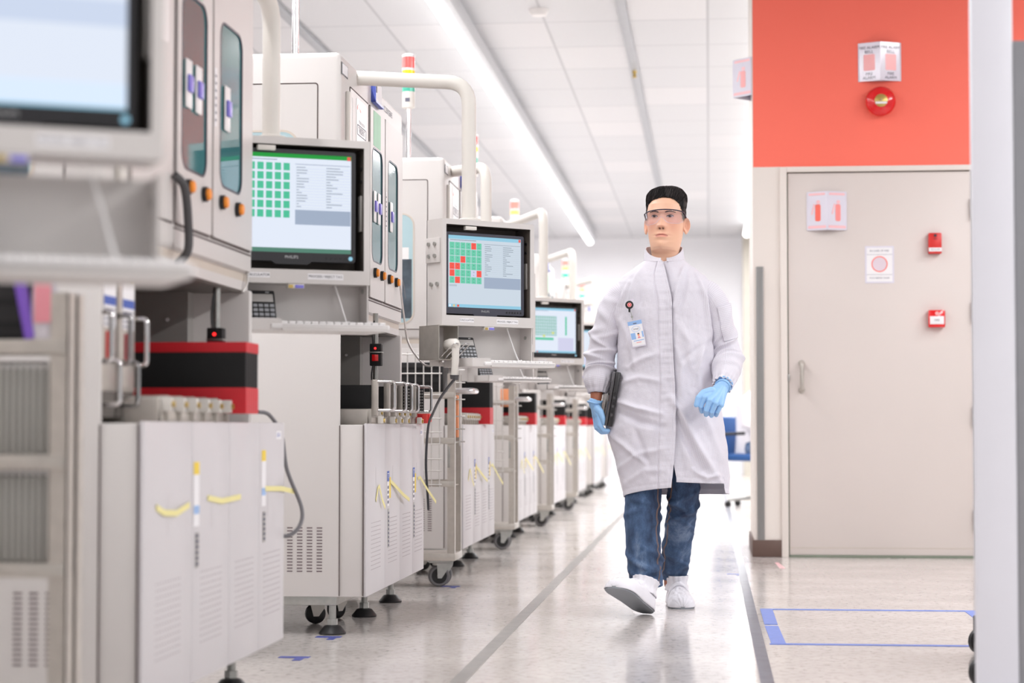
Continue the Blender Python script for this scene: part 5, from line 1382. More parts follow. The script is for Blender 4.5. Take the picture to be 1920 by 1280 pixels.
ca_.data.foreach_set('color', np.concatenate([tone, np.ones((n, 1))], axis=1).astype(np.float32).ravel())
me.transform(Matrix.Translation(-ROOT)); person.location = ROOT
tag(person, 'man in white smock, jeans and clear safety glasses walking down the aisle', 'person')
RO = ROOT
def kid(b, name, parent=None): return b.build(name, parent or person, RO)

# ---------------------------------------------------------------- face parts
def fpt(x, z, lift=0.0): return Vector((x, float(face_y(np.array([x]), np.array([z]))[0]) + lift, z))
for s in (1, -1):
    b = MB(); ex, ez = s * 0.0322, 0.0005; nu = 17
    topc = []; vs = []; fs = []
    W_, Hu, Hl = 0.0140, 0.0056, 0.0042
    rows = 7
    for i in range(nu):
        u = -1 + 2 * i / (nu - 1); k = max(0.0, 1 - u * u) ** 0.75
        zu = Hu * k * (1 + 0.1 * u * s) + 0.0012 * u * s; zl = -Hl * k + 0.0012 * u * s
        for j in range(rows):
            zz = zl + (zu - zl) * j / (rows - 1); bul = 0.0026 * (1 - u * u)
            q = fpt(ex + u * W_, ez + zz, 0.0006); q.y = float(face_y(np.array([ex + u * W_]), np.array([ez]))[0]) + 0.0006 + bul - abs(u) * 0.0
            vs.append(q)
        topc.append(vs[-1] + Vector((0, 0.0008, 0.0004)))
    mi = []
    ix, izz = ex - 0.0004, ez + 0.0008
    for i in range(nu - 1):
        for j in range(rows - 1): fs.append((i * rows + j, (i + 1) * rows + j, (i + 1) * rows + j + 1, i * rows + j + 1))
    b.add([HM @ v for v in vs], fs, 'sclera')
    # iris: a disc clipped to the lids
    def ept(dx, dz, lift):
        u = max(-1.0, min(1.0, dx / W_)); return Vector((ex + dx, float(face_y(np.array([ex + dx]), np.array([ez]))[0]) + 0.0006 + 0.0026 * (1 - u * u) + lift, ez + dz))
    for rad, lift, mm in ((0.0058, 0.0005, 'iris'), (0.0027, 0.0008, 'pupil')):
        ring = [ept(ix - ex, izz - ez, lift)]
        for a in range(28):
            aa = 2 * PI * a / 28; dx = ix - ex + rad * math.cos(aa); k = max(0.0, 1 - (dx / W_) ** 2) ** 0.75
            ring.append(ept(dx, min(Hu * k, max(-Hl * k, izz - ez + rad * math.sin(aa))), lift))
        b.add([HM @ r for r in ring], [(0, 1 + i, 1 + (i + 1) % 28) for i in range(28)], mm)
    b.add([HM @ ept(ix - ex + 0.0018 + q[0], 0.0022 + q[1], 0.0012) for q in ((-.0007, -.0007), (.0007, -.0007), (.0007, .0007), (-.0007, .0007))], [(0, 1, 2, 3)], 'paper')  # white speck painted on the iris as a catchlight
    e = kid(b, 'eye')
    b = MB(); b.tube([HM @ v for v in topc], [0.0004] + [0.0011] * (nu - 2) + [0.0004], 'lash', 8); kid(b, 'eyelash', e if 0 else None)
    b = MB(); top = []; bot = []
    for i in range(15):
        u = i / 14; xx = s * (0.0135 + 0.040 * u); zc = 0.0165 + 0.0055 * math.sin(min(1, u * 1.25) * PI * 0.62) - 0.004 * u * u; hh = (0.0030 - 0.0016 * u) * min(1, 0.55 + u * 4)
        top.append(fpt(xx, zc + hh, 0.0012)); bot.append(fpt(xx, zc - hh, 0.0012))
    vv = [HM @ v for v in top + bot]; b.add(vv, [(i, i + 1, 15 + i + 1, 15 + i) for i in range(14)], 'brow')
    kid(b, 'eyebrow')

# ---------------------------------------------------------------- hair: a shell grown from the scalp
def hair_mask(x, y, z):
    ax = np.abs(x)
    # height of the hairline for a given depth
    line = np.interp(y, [-.11, -.06, -.03, -.008, .004, .018, .030, .036, .05, .062, .075, .1], [-.058, -.052, -.03, .014, -.004, -.006, .010, .038, .054, .069, .080, .084])
    line = line - 0.006 * g(x + 0.02, 0.02) * (y > .05)
    return z - line
hz = np.concatenate([np.linspace(.105, .05, 56)[:-1], np.linspace(.05, -.07, 80)])
HVs = []; 
ta2 = np.linspace(0, 2 * np.pi, 320, endpoint=False)
for z0 in hz:
    w, f, b_, p = hp(z0, HW), hp(z0, HF), hp(z0, HB), hp(z0, HP)
    c, s = np.cos(ta2), np.sin(ta2)
    x = np.where(s >= 0, w * np.sign(c) * np.abs(c) ** p, w * np.sign(c) * np.abs(c) ** 0.92); y = np.where(s >= 0, f * np.abs(s) ** 0.9, -b_ * np.abs(s) ** 0.92)
    HVs.append(np.stack([x, y, np.full_like(x, z0)], 1))
HG = np.array(HVs)
mk = hair_mask(HG[..., 0], HG[..., 1], HG[..., 2]); mk0 = mk.copy()
for i in range(HG.shape[0]):
    for j in range(HG.shape[1]):
        v = HG[i, j]; mk[i, j] += 0.0035 * noise.noise(Vector((v[0] * 160, v[1] * 160, v[2] * 60))) + 0.003 * noise.noise(Vector((v[0] * 420, v[1] * 420, v[2] * 120)))
nr = HG.copy(); nr[..., 2] -= 0.0; nr = nr - np.array([0, -0.01, -0.005]); nr /= np.linalg.norm(nr, axis=2, keepdims=True)
xx, yy, zz = HG[..., 0], HG[..., 1], HG[..., 2]
topness = smooth(0.035, 0.085, zz)
th = 0.0060 + 0.0185 * topness + 0.008 * topness * smooth(-.02, .07, yy) * g(xx - 0.012, .045) + 0.006 * topness * smooth(0.0, 0.05, xx)
th *= smooth(-0.004, 0.040, mk0) * 0.90 + 0.10 * (mk0 > -0.006)
th *= np.where(zz < 0.03, smooth(-0.02, 0.03, zz) * 0.8 + 0.2, 1)
rp = np.zeros_like(th)
for i in range(HG.shape[0]):
    for j in range(HG.shape[1]):
        v = HG[i, j]
        rp[i, j] = noise.noise(Vector((v[0] * 28 + v[1] * 20, v[1] * 130 - v[0] * 75, v[2] * 34))) + 0.5 * noise.noise(Vector((v[0] * 70, v[1] * 300 - v[0] * 160, v[2] * 60)))
th += topness * 0.0012 * rp + 0.0004 * rp * (1 - topness)
HO = HG + nr * np.maximum(th, 0.0002)[..., None]
HO[..., 2] += 0.003 * topness * smooth(.04, .08, yy)
nrr, ncc = mk.shape
inner = HG - nr * 0.004
vo = hw(HO.reshape(-1, 3)); vi_ = hw(inner.reshape(-1, 3))
fs = []; N0 = nrr * ncc; HOs = HO.copy()
on = mk > 0
for i in range(nrr - 1):
    for j in range(ncc):
        j2 = (j + 1) % ncc
        if on[i, j] and on[i, j2] and on[i + 1, j] and on[i + 1, j2]: fs.append((i * ncc + j, (i + 1) * ncc + j, (i + 1) * ncc + j2, i * ncc + j2))
fs.append(tuple(range(ncc)))
used = sorted(set(a for f in fs for a in f)); mp_ = {a: i for i, a in enumerate(used)}
hair = mesh_obj('hair', vo[used], [tuple(mp_[a] for a in f) for f in fs], ['hair'], person, RO)
bake(hair, [('SOLIDIFY', dict(thickness=0.006, offset=1.0))])
sb = MB(); rs = random.Random(11); made = 0
while made < 5200:
    i = rs.randrange(2, nrr - 2); j = rs.randrange(ncc)
    if mk[i, j] < 0.001: continue
    v0 = HOs[i, j]; nn = nr[i, j]; tp = float(topness[i, j])
    if rs.random() > 0.25 + 0.75 * tp: continue
    ang = ta2[j]; side = 1 if ang < PI else -1
    n_i = (-rs.uniform(12, 30) if tp > 0.3 else rs.uniform(4, 9)); n_j = -side * (rs.uniform(4, 20) if tp > 0.3 else rs.uniform(-2, 2)) * (0.5 if side < 0 else 1)
    lift = rs.uniform(0.0008, 0.0042) * (0.3 + tp); p = []
    for k in range(6):
        t_ = k / 5; ii = min(nrr - 1, max(1, i + n_i * t_)); i0 = int(ii); i1 = min(nrr - 1, i0 + 1); jj = int(round(j + n_j * t_)) % ncc; f_i = ii - i0
        q = HOs[i0, jj] * (1 - f_i) + HOs[i1, jj] * f_i + nr[i0, jj] * (0.0004 + lift * math.sin(min(1.0, t_ * 1.1) * 2.3)); p.append(HM @ Vector(q))
    sb.tube(p, [0.0008, 0.0009, 0.0008, 0.0007, 0.0005, 0.0002], 'hair' if rs.random() < 0.7 else 'hairlt', 3, False); made += 1
so_ = sb.build('hair_strands', hair, RO); so_['kind'] = 'stuff'

# ---------------------------------------------------------------- safety glasses
HM0 = HM.copy(); HM = HM @ RY(math.radians(-3.0)); gb = bpy.data.objects.new('safety_glasses', None); COL.objects.link(gb); gb.parent = person
gb['label'] = 'clear wraparound safety glasses with dark top frame'
def lens_pt(u, v):          # u -1..1 across, v 0 top .. 1 bottom
    a = u * 1.12; xx = 0.0785 * math.sin(a) / math.sin(1.12); yy = 0.048 + 0.064 * (math.cos(a) - math.cos(1.12)) / (1 - math.cos(1.12)) 
    zt = 0.0225 - 0.004 * u * u
    notch = 0.023 * math.exp(-(u / 0.17) ** 2)
    zb = -0.0315 + notch * 1.15 + 0.012 * max(0, abs(u) - 0.72) / 0.28
    return Vector((xx, yy - 0.010 * v, zt + (zb - zt) * v))
vs = []; nu, nv = 45, 14
for i in range(nu):
    for j in range(nv): vs.append(HM @ lens_pt(-1 + 2 * i / (nu - 1), j / (nv - 1)))
ln = mesh_obj('lens', [v[:] for v in vs], [(i * nv + j, i * nv + j + 1, (i + 1) * nv + j + 1, (i + 1) * nv + j) for i in range(nu - 1) for j in range(nv - 1)], ['lens'], gb, RO)
bake(ln, [('SOLIDIFY', dict(thickness=0.0016, offset=0.0))])
M_['lensedge'] = mat('lens_edge', (226, 216, 232), 0.15, spec=0.8)
b = MB(); b.tube([HM @ lens_pt(-1 + 2 * i / 44, 1.0) for i in range(45)], 0.0007, 'lensedge', 6); b.build('lens_rim', gb, RO)
b = MB(); b.tube([HM @ (lens_pt(-1 + 2 * i / 44, 0.0) + Vector((0, 0.001, 0.001))) for i in range(45)], 0.0024, 'navyframe', 10); b.build('brow_bar', gb, RO)
for s in (1, -1):
    b = MB(); e = lens_pt(s * 1.0, 0.0)
    b.tube([HM @ p for p in (e + Vector((0, 0.002, 0)), e + Vector((s * 0.003, -0.012, 0.0)), Vector((s * 0.0835, 0.0, 0.004)), Vector((s * 0.082, -0.02, 0.002)))], [0.0026, 0.0032, 0.0028, 0.0024], 'navyframe', 10); b.build('temple_arm', gb, RO)
    b = MB(); q = [lens_pt(s * 1.0, 0.05), lens_pt(s * 1.0, 0.75), Vector((s * 0.0815, 0.022, -0.014)), Vector((s * 0.0825, 0.018, 0.012))]
    b.add([HM @ v for v in q], [(0, 1, 2, 3)], 'lens'); b.build('side_shield', gb, RO)

HM = HM0
# ---------------------------------------------------------------- the white smock
def tz(py): return P(1246, py).z
CY = np.array([486, 492, 503, 515, 527, 545, 580, 640, 700, 760, 800, 850, 900, 945])
CL = np.array([1209, 1201, 1184, 1168, 1159, 1155, 1155, 1157, 1155, 1142, 1134, 1147, 1158, 1167])
CR = np.array([1284, 1290, 1306, 1322, 1331, 1335, 1333, 1334, 1340, 1351, 1358, 1362, 1364, 1364])
CBF = np.array([.060, .062, .074, .090, .102, .115, .130, .138, .138, .142, .152, .160, .164, .166])
CBB = np.array([.075, .080, .092, .105, .112, .118, .122, .120, .120, .135, .145, .152, .156, .160])
CZ = np.array([tz(v) for v in CY]); XLc = np.array([P(v, 640).x for v in CL]); XRc = np.array([P(v, 640).x for v in CR])
YC = YM + 0.05
def ci(z, T_): return np.interp(-z, -CZ, T_)
nu, nv = 330, 250
uu = np.linspace(0, 1, nu); uu = uu - 0.78 * np.sin(2 * np.pi * uu) / (2 * np.pi)
# creases in metres on the front view: (points px, amplitude, width px)
CREASE = [
    ([(1284, 494), (1272, 530), (1262, 575)], .006, 5), ([(1290, 505), (1284, 545), (1270, 600)], -.004, 6), ([(1208, 495), (1190, 530), (1180, 570)], .004, 6),
    ([(1305, 512), (1322, 560), (1329, 610), (1334, 680)], .006, 5), ([(1180, 530), (1162, 575), (1158, 610)], .006, 5),
    ([(1160, 590), (1182, 640), (1192, 690)], .004, 7), ([(1215, 520), (1200, 560), (1196, 600)], -.003, 7),
    ([(1330, 620), (1316, 660), (1306, 700)], .004, 7), ([(1270, 600), (1290, 640), (1296, 690)], .003, 9), ([(1265, 690), (1300, 660), (1330, 640)], -.003, 7),
    ([(1160, 752), (1195, 766), (1242, 776)], .008, 6), ([(1160, 772), (1200, 790), (1245, 800)], -.008, 9), ([(1178, 690), (1210, 672), (1236, 664)], .004, 7), ([(1165, 718), (1200, 708), (1240, 716)], .004, 7),
    ([(1258, 745), (1285, 790), (1315, 850), (1348, 900)], .008, 9), ([(1268, 770), (1290, 830), (1318, 880)], -.007, 9), ([(1300, 740), (1330, 800), (1352, 860)], .005, 9),
    ([(1148, 815), (1185, 845), (1212, 868)], .006, 6), ([(1160, 880), (1200, 850), (1240, 842)], .005, 7), ([(1175, 905), (1210, 880), (1250, 880)], .004, 7), ([(1190, 800), (1205, 840), (1225, 890)], -.004, 8),
    ([(1300, 880), (1325, 895), (1345, 890)], .005, 6), ([(1268, 655), (1280, 690), (1275, 730)], .003, 8), ([(1312, 690), (1316, 740), (1330, 780)], .004, 8)]
def crease_disp(X, Z):
    d = np.zeros_like(X)
    for pts, amp, wd in CREASE:
        q = [(P(a, b).x, P(a, b).z) for a, b in pts]; best = np.full_like(X, 9.0); tt = np.zeros_like(X)
        m_ = len(q) - 1
        for i in range(m_):
            ax, az = q[i]; bx, bz = q[i + 1]; L2 = (bx - ax) ** 2 + (bz - az) ** 2
            t = np.clip(((X - ax) * (bx - ax) + (Z - az) * (bz - az)) / L2, 0, 1)
            dd = np.hypot(X - ax - t * (bx - ax), Z - az - t * (bz - az)); k = dd < best
            best = np.where(k, dd, best); tt = np.where(k, (i + t) / m_, tt)
        d += amp * g(best, wd / 458.0 * 0.55) * (0.35 + 0.65 * np.sin(np.pi * np.clip(tt, 0.05, 0.95)))
    return d
ztop = lambda ph: tz(489) + 0.022 * (1 - np.cos(ph)) / 2
phE = np.array([0, .5, 1.2, PI / 2, 2.2, PI, 4.2, 3 * PI / 2, 4.98, 5.06, 5.6, 2 * PI])
hemE = np.array([912, 918, 929, 934, 932, 930, 928, 927, 924, 906, 905, 902])
V = np.zeros((nv, nu, 3)); UV = np.zeros((nv, nu, 2))
for i in range(nv):
    v = i / (nv - 1)
    # the two front edges: image-left panel lies on top, they part below the last snap
    py = 489 + v * 424
    xa = np.interp(py, [489, 560, 640, 720, 800, 913], [1243, 1256, 1258, 1262, 1264, 1261]); xb = np.interp(py, [489, 640, 720, 790, 820, 905], [1240, 1242, 1246, 1249, 1253, 1268])
    zf = tz(py)
    a_ = (ci(zf, XRc) - ci(zf, XLc)) / 2; cx_ = (ci(zf, XRc) + ci(zf, XLc)) / 2
    pa = -math.asin(max(-1, min(1, (P(xa, py).x - cx_) / a_))); pb = 2 * PI - math.asin(max(-1, min(1, (P(xb, py).x - cx_) / a_)))
    ph = pa + (pb - pa) * uu
    phm = np.clip(ph, 0, 2 * PI)
    zt = ztop(ph); zh = np.array([tz(q) for q in np.interp(phm, phE, hemE)])
    z = zt + (zh - zt) * v
    a = (ci(z, XRc) - ci(z, XLc)) / 2; cx = (ci(z, XRc) + ci(z, XLc)) / 2
    s, c = np.sin(ph), np.cos(ph)
    ex = 0.88
    x = cx - a * np.sign(s) * np.abs(s) ** ex; bf = ci(z, CBF); bb = ci(z, CBB)
    y = np.where(c >= 0, YC - bf * np.abs(c) ** ex, YC + bb * np.abs(c) ** ex)
    V[i, :, 0] = x; V[i, :, 1] = y; V[i, :, 2] = z
    arc = np.concatenate([[0], np.cumsum(np.hypot(np.diff(x), np.diff(y)))]); UV[i, :, 0] = arc - arc[nu // 2]; UV[i, :, 1] = z
# displacement along the outward normal
UV[..., 1] = np.cumsum(np.concatenate([np.zeros((1, nu)), np.linalg.norm(np.diff(V, axis=0), axis=2)]), axis=0)
dxu = np.gradient(V, axis=1); dxv = np.gradient(V, axis=0); nrm = np.cross(dxu, dxv); nrm /= np.linalg.norm(nrm, axis=2, keepdims=True) + 1e-9
ctr = np.stack([np.full((nv, nu), 0.0) + V[..., 0].mean(axis=1, keepdims=True), np.full((nv, nu), YC), V[..., 2]], -1)
sg = np.sign(((V - ctr) * nrm).sum(-1)); nrm *= np.where(sg == 0, 1, sg)[..., None]
fm = smooth(-0.02, 0.05, YC - V[..., 1])
d = 2.5 * crease_disp(V[..., 0], V[..., 2]) * fm
vv_ = np.linspace(0, 1, nv)[:, None]; noise_line = np.array([noise.noise(Vector((0.0, 3.0, i * 0.22))) for i in range(nv)])
for i in range(nv):
    for j in range(nu):
        q = V[i, j]
        d[i, j] += 0.0060 * noise.noise(Vector((q[0] * 9 + 3, q[1] * 6, q[2] * 5))) + 0.0050 * noise.noise(Vector((q[0] * 22, q[1] * 14, q[2] * 13 + 7))) + 0.0014 * noise.noise(Vector((q[0] * 60, q[1] * 40, q[2] * 45)))
d *= smooth(0.0, 0.06, vv_)
# hem flare waves
d += smooth(0.6, 1.0, vv_) * 0.006 * np.sin(uu[None, :] * 2 * np.pi * 7 + 0.6)
# front panel on top, the other a little inside; placket ridge
d += 0.006 * (1 - smooth(0.0, 0.02, uu))[None, :] * np.ones((nv, 1)) - 0.010 * smooth(0.955, 0.985, uu)[None, :]
plk = g((uu[None, :] - 0.034), 0.0022) + 0.6 * g((uu[None, :] - 0.006), 0.0016); d -= 0.0030 * plk; d += 0.0040 * (1 - smooth(0.031, 0.0345, uu))[None, :]; d += 0.0022 * (uu[None, :] < 0.034) * (noise_line[:, None])
seam = g(vv_ - 0.978, 0.004); d -= 0.0015 * seam
V = V + nrm * d[..., None]
coat = mesh_obj('smock', V.reshape(-1, 3), grid_faces(nv, nu, False), ['coat'], person, RO, uv=UV.reshape(-1, 2))
bake(coat, [('SOLIDIFY', dict(thickness=0.0025, offset=-1.0))])

def sleeve(path, rad, name, seed, folds, cuff=0.012):
    pth = spline(path, 12); k = len(pth); n = 90
    rr = np.interp(np.linspace(0, 1, k), np.linspace(0, 1, len(rad)), rad)
    vs = np.zeros((k, n, 3)); uv = np.zeros((k, n, 2)); u = None; L = 0.0
    # refine along the length
    tot = [0.0]
    for i in range(1, k): tot.append(tot[-1] + (pth[i] - pth[i - 1]).length)
    m_ = 110; S_ = np.linspace(0, tot[-1], m_); PX = np.array([np.interp(S_, tot, [p[a] for p in pth]) for a in range(3)]).T; RR = np.interp(S_, tot, rr)
    for _ in range(6): PX[1:-1] = 0.25 * PX[:-2] + 0.5 * PX[1:-1] + 0.25 * PX[2:]
    vs = np.zeros((m_, n, 3)); uv = np.zeros((m_, n, 2))
    for i in range(m_):
        t = Vector(PX[min(i + 1, m_ - 1)] - PX[max(i - 1, 0)]).normalized()
        if u is None: u = Vector((0, -1, 0)); 
        u = (u - t * u.dot(t)).normalized(); w = t.cross(u)
        f = i / (m_ - 1)
        for j in range(n):
            a = 2 * PI * j / n; r = RR[i]
            p0 = Vector(PX[i]) + (u * math.cos(a) + w * math.sin(a)) * r
            dd = 0.004 * noise.noise(Vector((p0.x * 12 + seed, p0.y * 12, p0.z * 10))) + 0.0026 * noise.noise(Vector((p0.x * 30, p0.y * 30 + seed, p0.z * 26)))
            for (f0, a0, sl, am, wd) in folds:
                da = (a - a0 + PI) % (2 * PI) - PI
                dd += 1.55 * am * math.exp(-((f - f0 - sl * da) / wd) ** 2) * math.exp(-(da / 1.15) ** 2)
            if f > 0.86: dd += (f - 0.86) / 0.14 * cuff * 0.32 * math.sin(a * 13 + 2 * math.sin(a * 3 + seed))
            dd -= cuff * math.exp(-((f - 0.965) / 0.012) ** 2) * 0.25
            q = p0 + (u * math.cos(a) + w * math.sin(a)) * dd
            vs[i, j] = q; uv[i, j] = (a * 0.055, S_[i])
    fs = grid_faces(m_, n)
    ob = mesh_obj(name, vs.reshape(-1, 3), fs, ['coat'], person, RO, uv=uv.reshape(-1, 2))
    bake(ob, [('SOLIDIFY', dict(thickness=0.0022, offset=-1.0))]); return vs
fl_ = [(0.22, 0.0, 0.03, .004, .03), (0.36, 0.4, -.05, .005, .03), (0.47, -0.5, 0.06, .006, .028), (0.56, 0.3, -.05, .008, .022), (0.63, -0.2, .04, .009, .020), (0.70, 0.4, -.03, .009, .018), (0.76, -0.3, .03, .011, .017), (0.82, 0.2, .02, .010, .016), (0.52, 1.6, .05, .007, .025), (0.68, 1.5, -.04, .008, .02), (0.78, -1.6, .03, .010, .02), (0.60, -1.6, .04, .007, .025)]
sleeve([P(1200, 546, .05), P(1172, 552, .05), P(1152, 576, .05), P(1140, 610, .05), P(1130, 650, .06), P(1124, 690, .05), P(1121, 716, .02), P(1120, 737, .01)], [.045, .059, .061, .058, .057, .059, .059, .034], 'smock_sleeve', 3.0, fl_)
fr_ = [(0.20, 0.2, .05, .005, .03), (0.33, -0.4, .08, .006, .03), (0.43, 0.3, .08, .007, .025), (0.52, -0.3, .07, .009, .022), (0.59, 0.5, .06, .009, .02), (0.67, -0.1, .05, .009, .02), (0.75, 0.4, .04, .008, .02), (0.82, -0.4, .03, .007, .02), (0.55, 1.7, .05, .008, .025), (0.64, -1.6, .05, .008, .025)]
vsr = sleeve([P(1296, 545, .05), P(1322, 550, .05), P(1340, 574, .05), P(1349, 610, .055), P(1358, 645, .07), P(1364, 676, .04), P(1361, 702, -.05), P(1354, 722, -.125)], [.045, .060, .060, .055, .059, .061, .053, .038], 'smock_sleeve', 9.0, fr_)
# sleeve pocket on the image-right upper arm
pk = []; nj = 25; rows = range(26, 54)
for i in rows:
    c_ = vsr[i].mean(axis=0); dd_ = vsr[i] - c_; dd_ /= np.linalg.norm(dd_, axis=1, keepdims=True); j0 = int(np.argmax(dd_ @ np.array([0.80, -0.60, 0.0])))
    for j in range(-12, 13): q = vsr[i, (j0 + j) % 90]; pk.append(q + dd_[(j0 + j) % 90] * 0.003)
pu = [(0.0045 * (a % nj), 0.0045 * (a // nj)) for a in range(len(pk))]
po = mesh_obj('sleeve_pocket', pk, grid_faces(len(rows), nj, False), ['coat'], person, RO, uv=pu)
bake(po, [('SOLIDIFY', dict(thickness=0.003, offset=0.0))])
# stand collar
nc, nh = 120, 14; vs = []; uvv = []
base = Vector((P(1246.5, 490).x, 0, 0))
for j in range(nh):
    t = j / (nh - 1)
    for i in range(nc):
        w_ = -3.02 + 6.04 * i / (nc - 1)           # angle from the back; the front is open
        fr = abs(w_) / 3.02
        hgt = 0.054 - 0.038 * smooth(0.40, 1.0, np.array(fr))
        ph_ = PI - w_
        zb = ztop(ph_) - 0.004
        sw = math.sin(w_); cw = math.cos(w_); rx = 0.083 - 0.008 * t; ry = (0.072 - 0.004 * t) if cw > 0 else (0.0625 - 0.006 * t)
        q = Vector((base.x - 0.004 + rx * math.copysign(abs(sw) ** 0.92, sw), YC + ry * math.copysign(abs(cw) ** 0.92, cw) + 0.004 * t, zb + t * float(hgt)))
        vs.append(q[:]); uvv.append((w_ * 0.08, t * 0.05))
col_ = mesh_obj('stand_collar', vs, grid_faces(nh, nc, False), ['coat'], person, RO, uv=uvv)
bake(col_, [('SOLIDIFY', dict(thickness=0.004, offset=0.0)), ('BEVEL', dict(width=0.001, segments=2, limit_method='ANGLE'))])
b = MB(); b.tube([Vector((base.x + 0.068 * math.sin(a), YC - 0.008 + 0.066 * math.cos(a), tz(489) + 0.028 * (1 + math.cos(a)) / 2 + 0.004)) for a in [-1.5 + 3.0 * i / 40 for i in range(41)]], 0.008, 'navyshirt', 10); kid(b, 'shirt_collar')

# ---------------------------------------------------------------- jeans
def trouser(path, rad, name, seed, folds):
    pth = spline(path, 14); tot = [0.0]
    for i in range(1, len(pth)): tot.append(tot[-1] + (pth[i] - pth[i - 1]).length)
    m_, n = 150, 90; S_ = np.linspace(0, tot[-1], m_); PX = np.array([np.interp(S_, tot, [p[a] for p in pth]) for a in range(3)]).T
    RR = np.interp(S_ / tot[-1], np.linspace(0, 1, len(rad)), rad)
    vs = np.zeros((m_, n, 3))
    for i in range(m_):
        f = i / (m_ - 1)
        for j in range(n):
            a = 2 * PI * j / n; r = RR[i]
            dx, dy = math.sin(a), -math.cos(a)
            p0 = Vector((PX[i][0] + dx * r, PX[i][1] + dy * r * 1.08, PX[i][2]))
            dd = 0.005 * noise.noise(Vector((p0.x * 14 + seed, p0.y * 12, p0.z * 16))) + 0.0024 * noise.noise(Vector((p0.x * 40, p0.y * 40 + seed, p0.z * 40)))
            for (f0, a0, sl, am, wd) in folds:
                da = (a - a0 + PI) % (2 * PI) - PI
                dd += 2.1 * am * math.exp(-((f - f0 - sl * da) / wd) ** 2) * math.exp(-(da / 1.3) ** 2)
            vs[i, j] = (p0.x + dx * dd, p0.y + dy * dd, p0.z + (-0.010 * (dy < 0) * f ** 8 * abs(dy)))
    ob = mesh_obj(name, vs.reshape(-1, 3), grid_faces(m_, n), ['denim'], person, RO)
    bake(ob, [('SOLIDIFY', dict(thickness=0.003, offset=-1.0))]); return ob, vs
jl, vl = trouser([P(1222, 790, .06), P(1213, 850, .04), P(1206, 925, .01), P(1205, 990, -.01), P(1208, 1050, -.02), P(1212, 1096, -.03)], [.070, .072, .071, .069, .066, .061], 'jeans_leg', 1.0,
    [(.50, .3, .03, .005, .02), (.56, -.6, -.03, .004, .02), (.78, .5, -.05, .004, .02), (.86, -.4, .05, .007, .018), (.91, .4, -.04, .008, .016), (.95, 0, .03, .006, .014), (.6, 1.4, -.05, .004, .02), (.84, 1.5, .05, .006, .02)])
jr, vr = trouser([P(1280, 770, .06), P(1284, 850, .06), P(1283, 905, .07), P(1280, 950, .12), P(1271, 1015, .26), P(1263, 1082, .38)], [.07, .066, .061, .060, .057, .052], 'jeans_leg', 5.0,
    [(.44, .2, -.04, .006, .016), (.49, -.3, .05, .007, .015), (.54, .4, -.05, .008, .015), (.59, -.1, .06, .006, .015), (.88, .3, .05, .005, .016), (.94, -.3, -.03, .006, .014), (.80, -.7, .04, .004, .02)])
for vs_, aa, pr in ((vl, 0.92, jl), (vr, -0.85, jr)):
    j = int((aa % (2 * PI)) / (2 * PI) * 90)
    for o_ in (0, 1):
        b = MB(); pts = []
        for i in range(50, 146): 
            p_ = Vector(vs_[i, (j + o_) % 90]); c_ = Vector(vs_[i].mean(axis=0)); pts.append(p_ + (p_ - c_).normalized() * 0.0030)
        b.tube(pts, 0.0012, 'stitch', 5); b.build('seam_stitching', pr, RO)

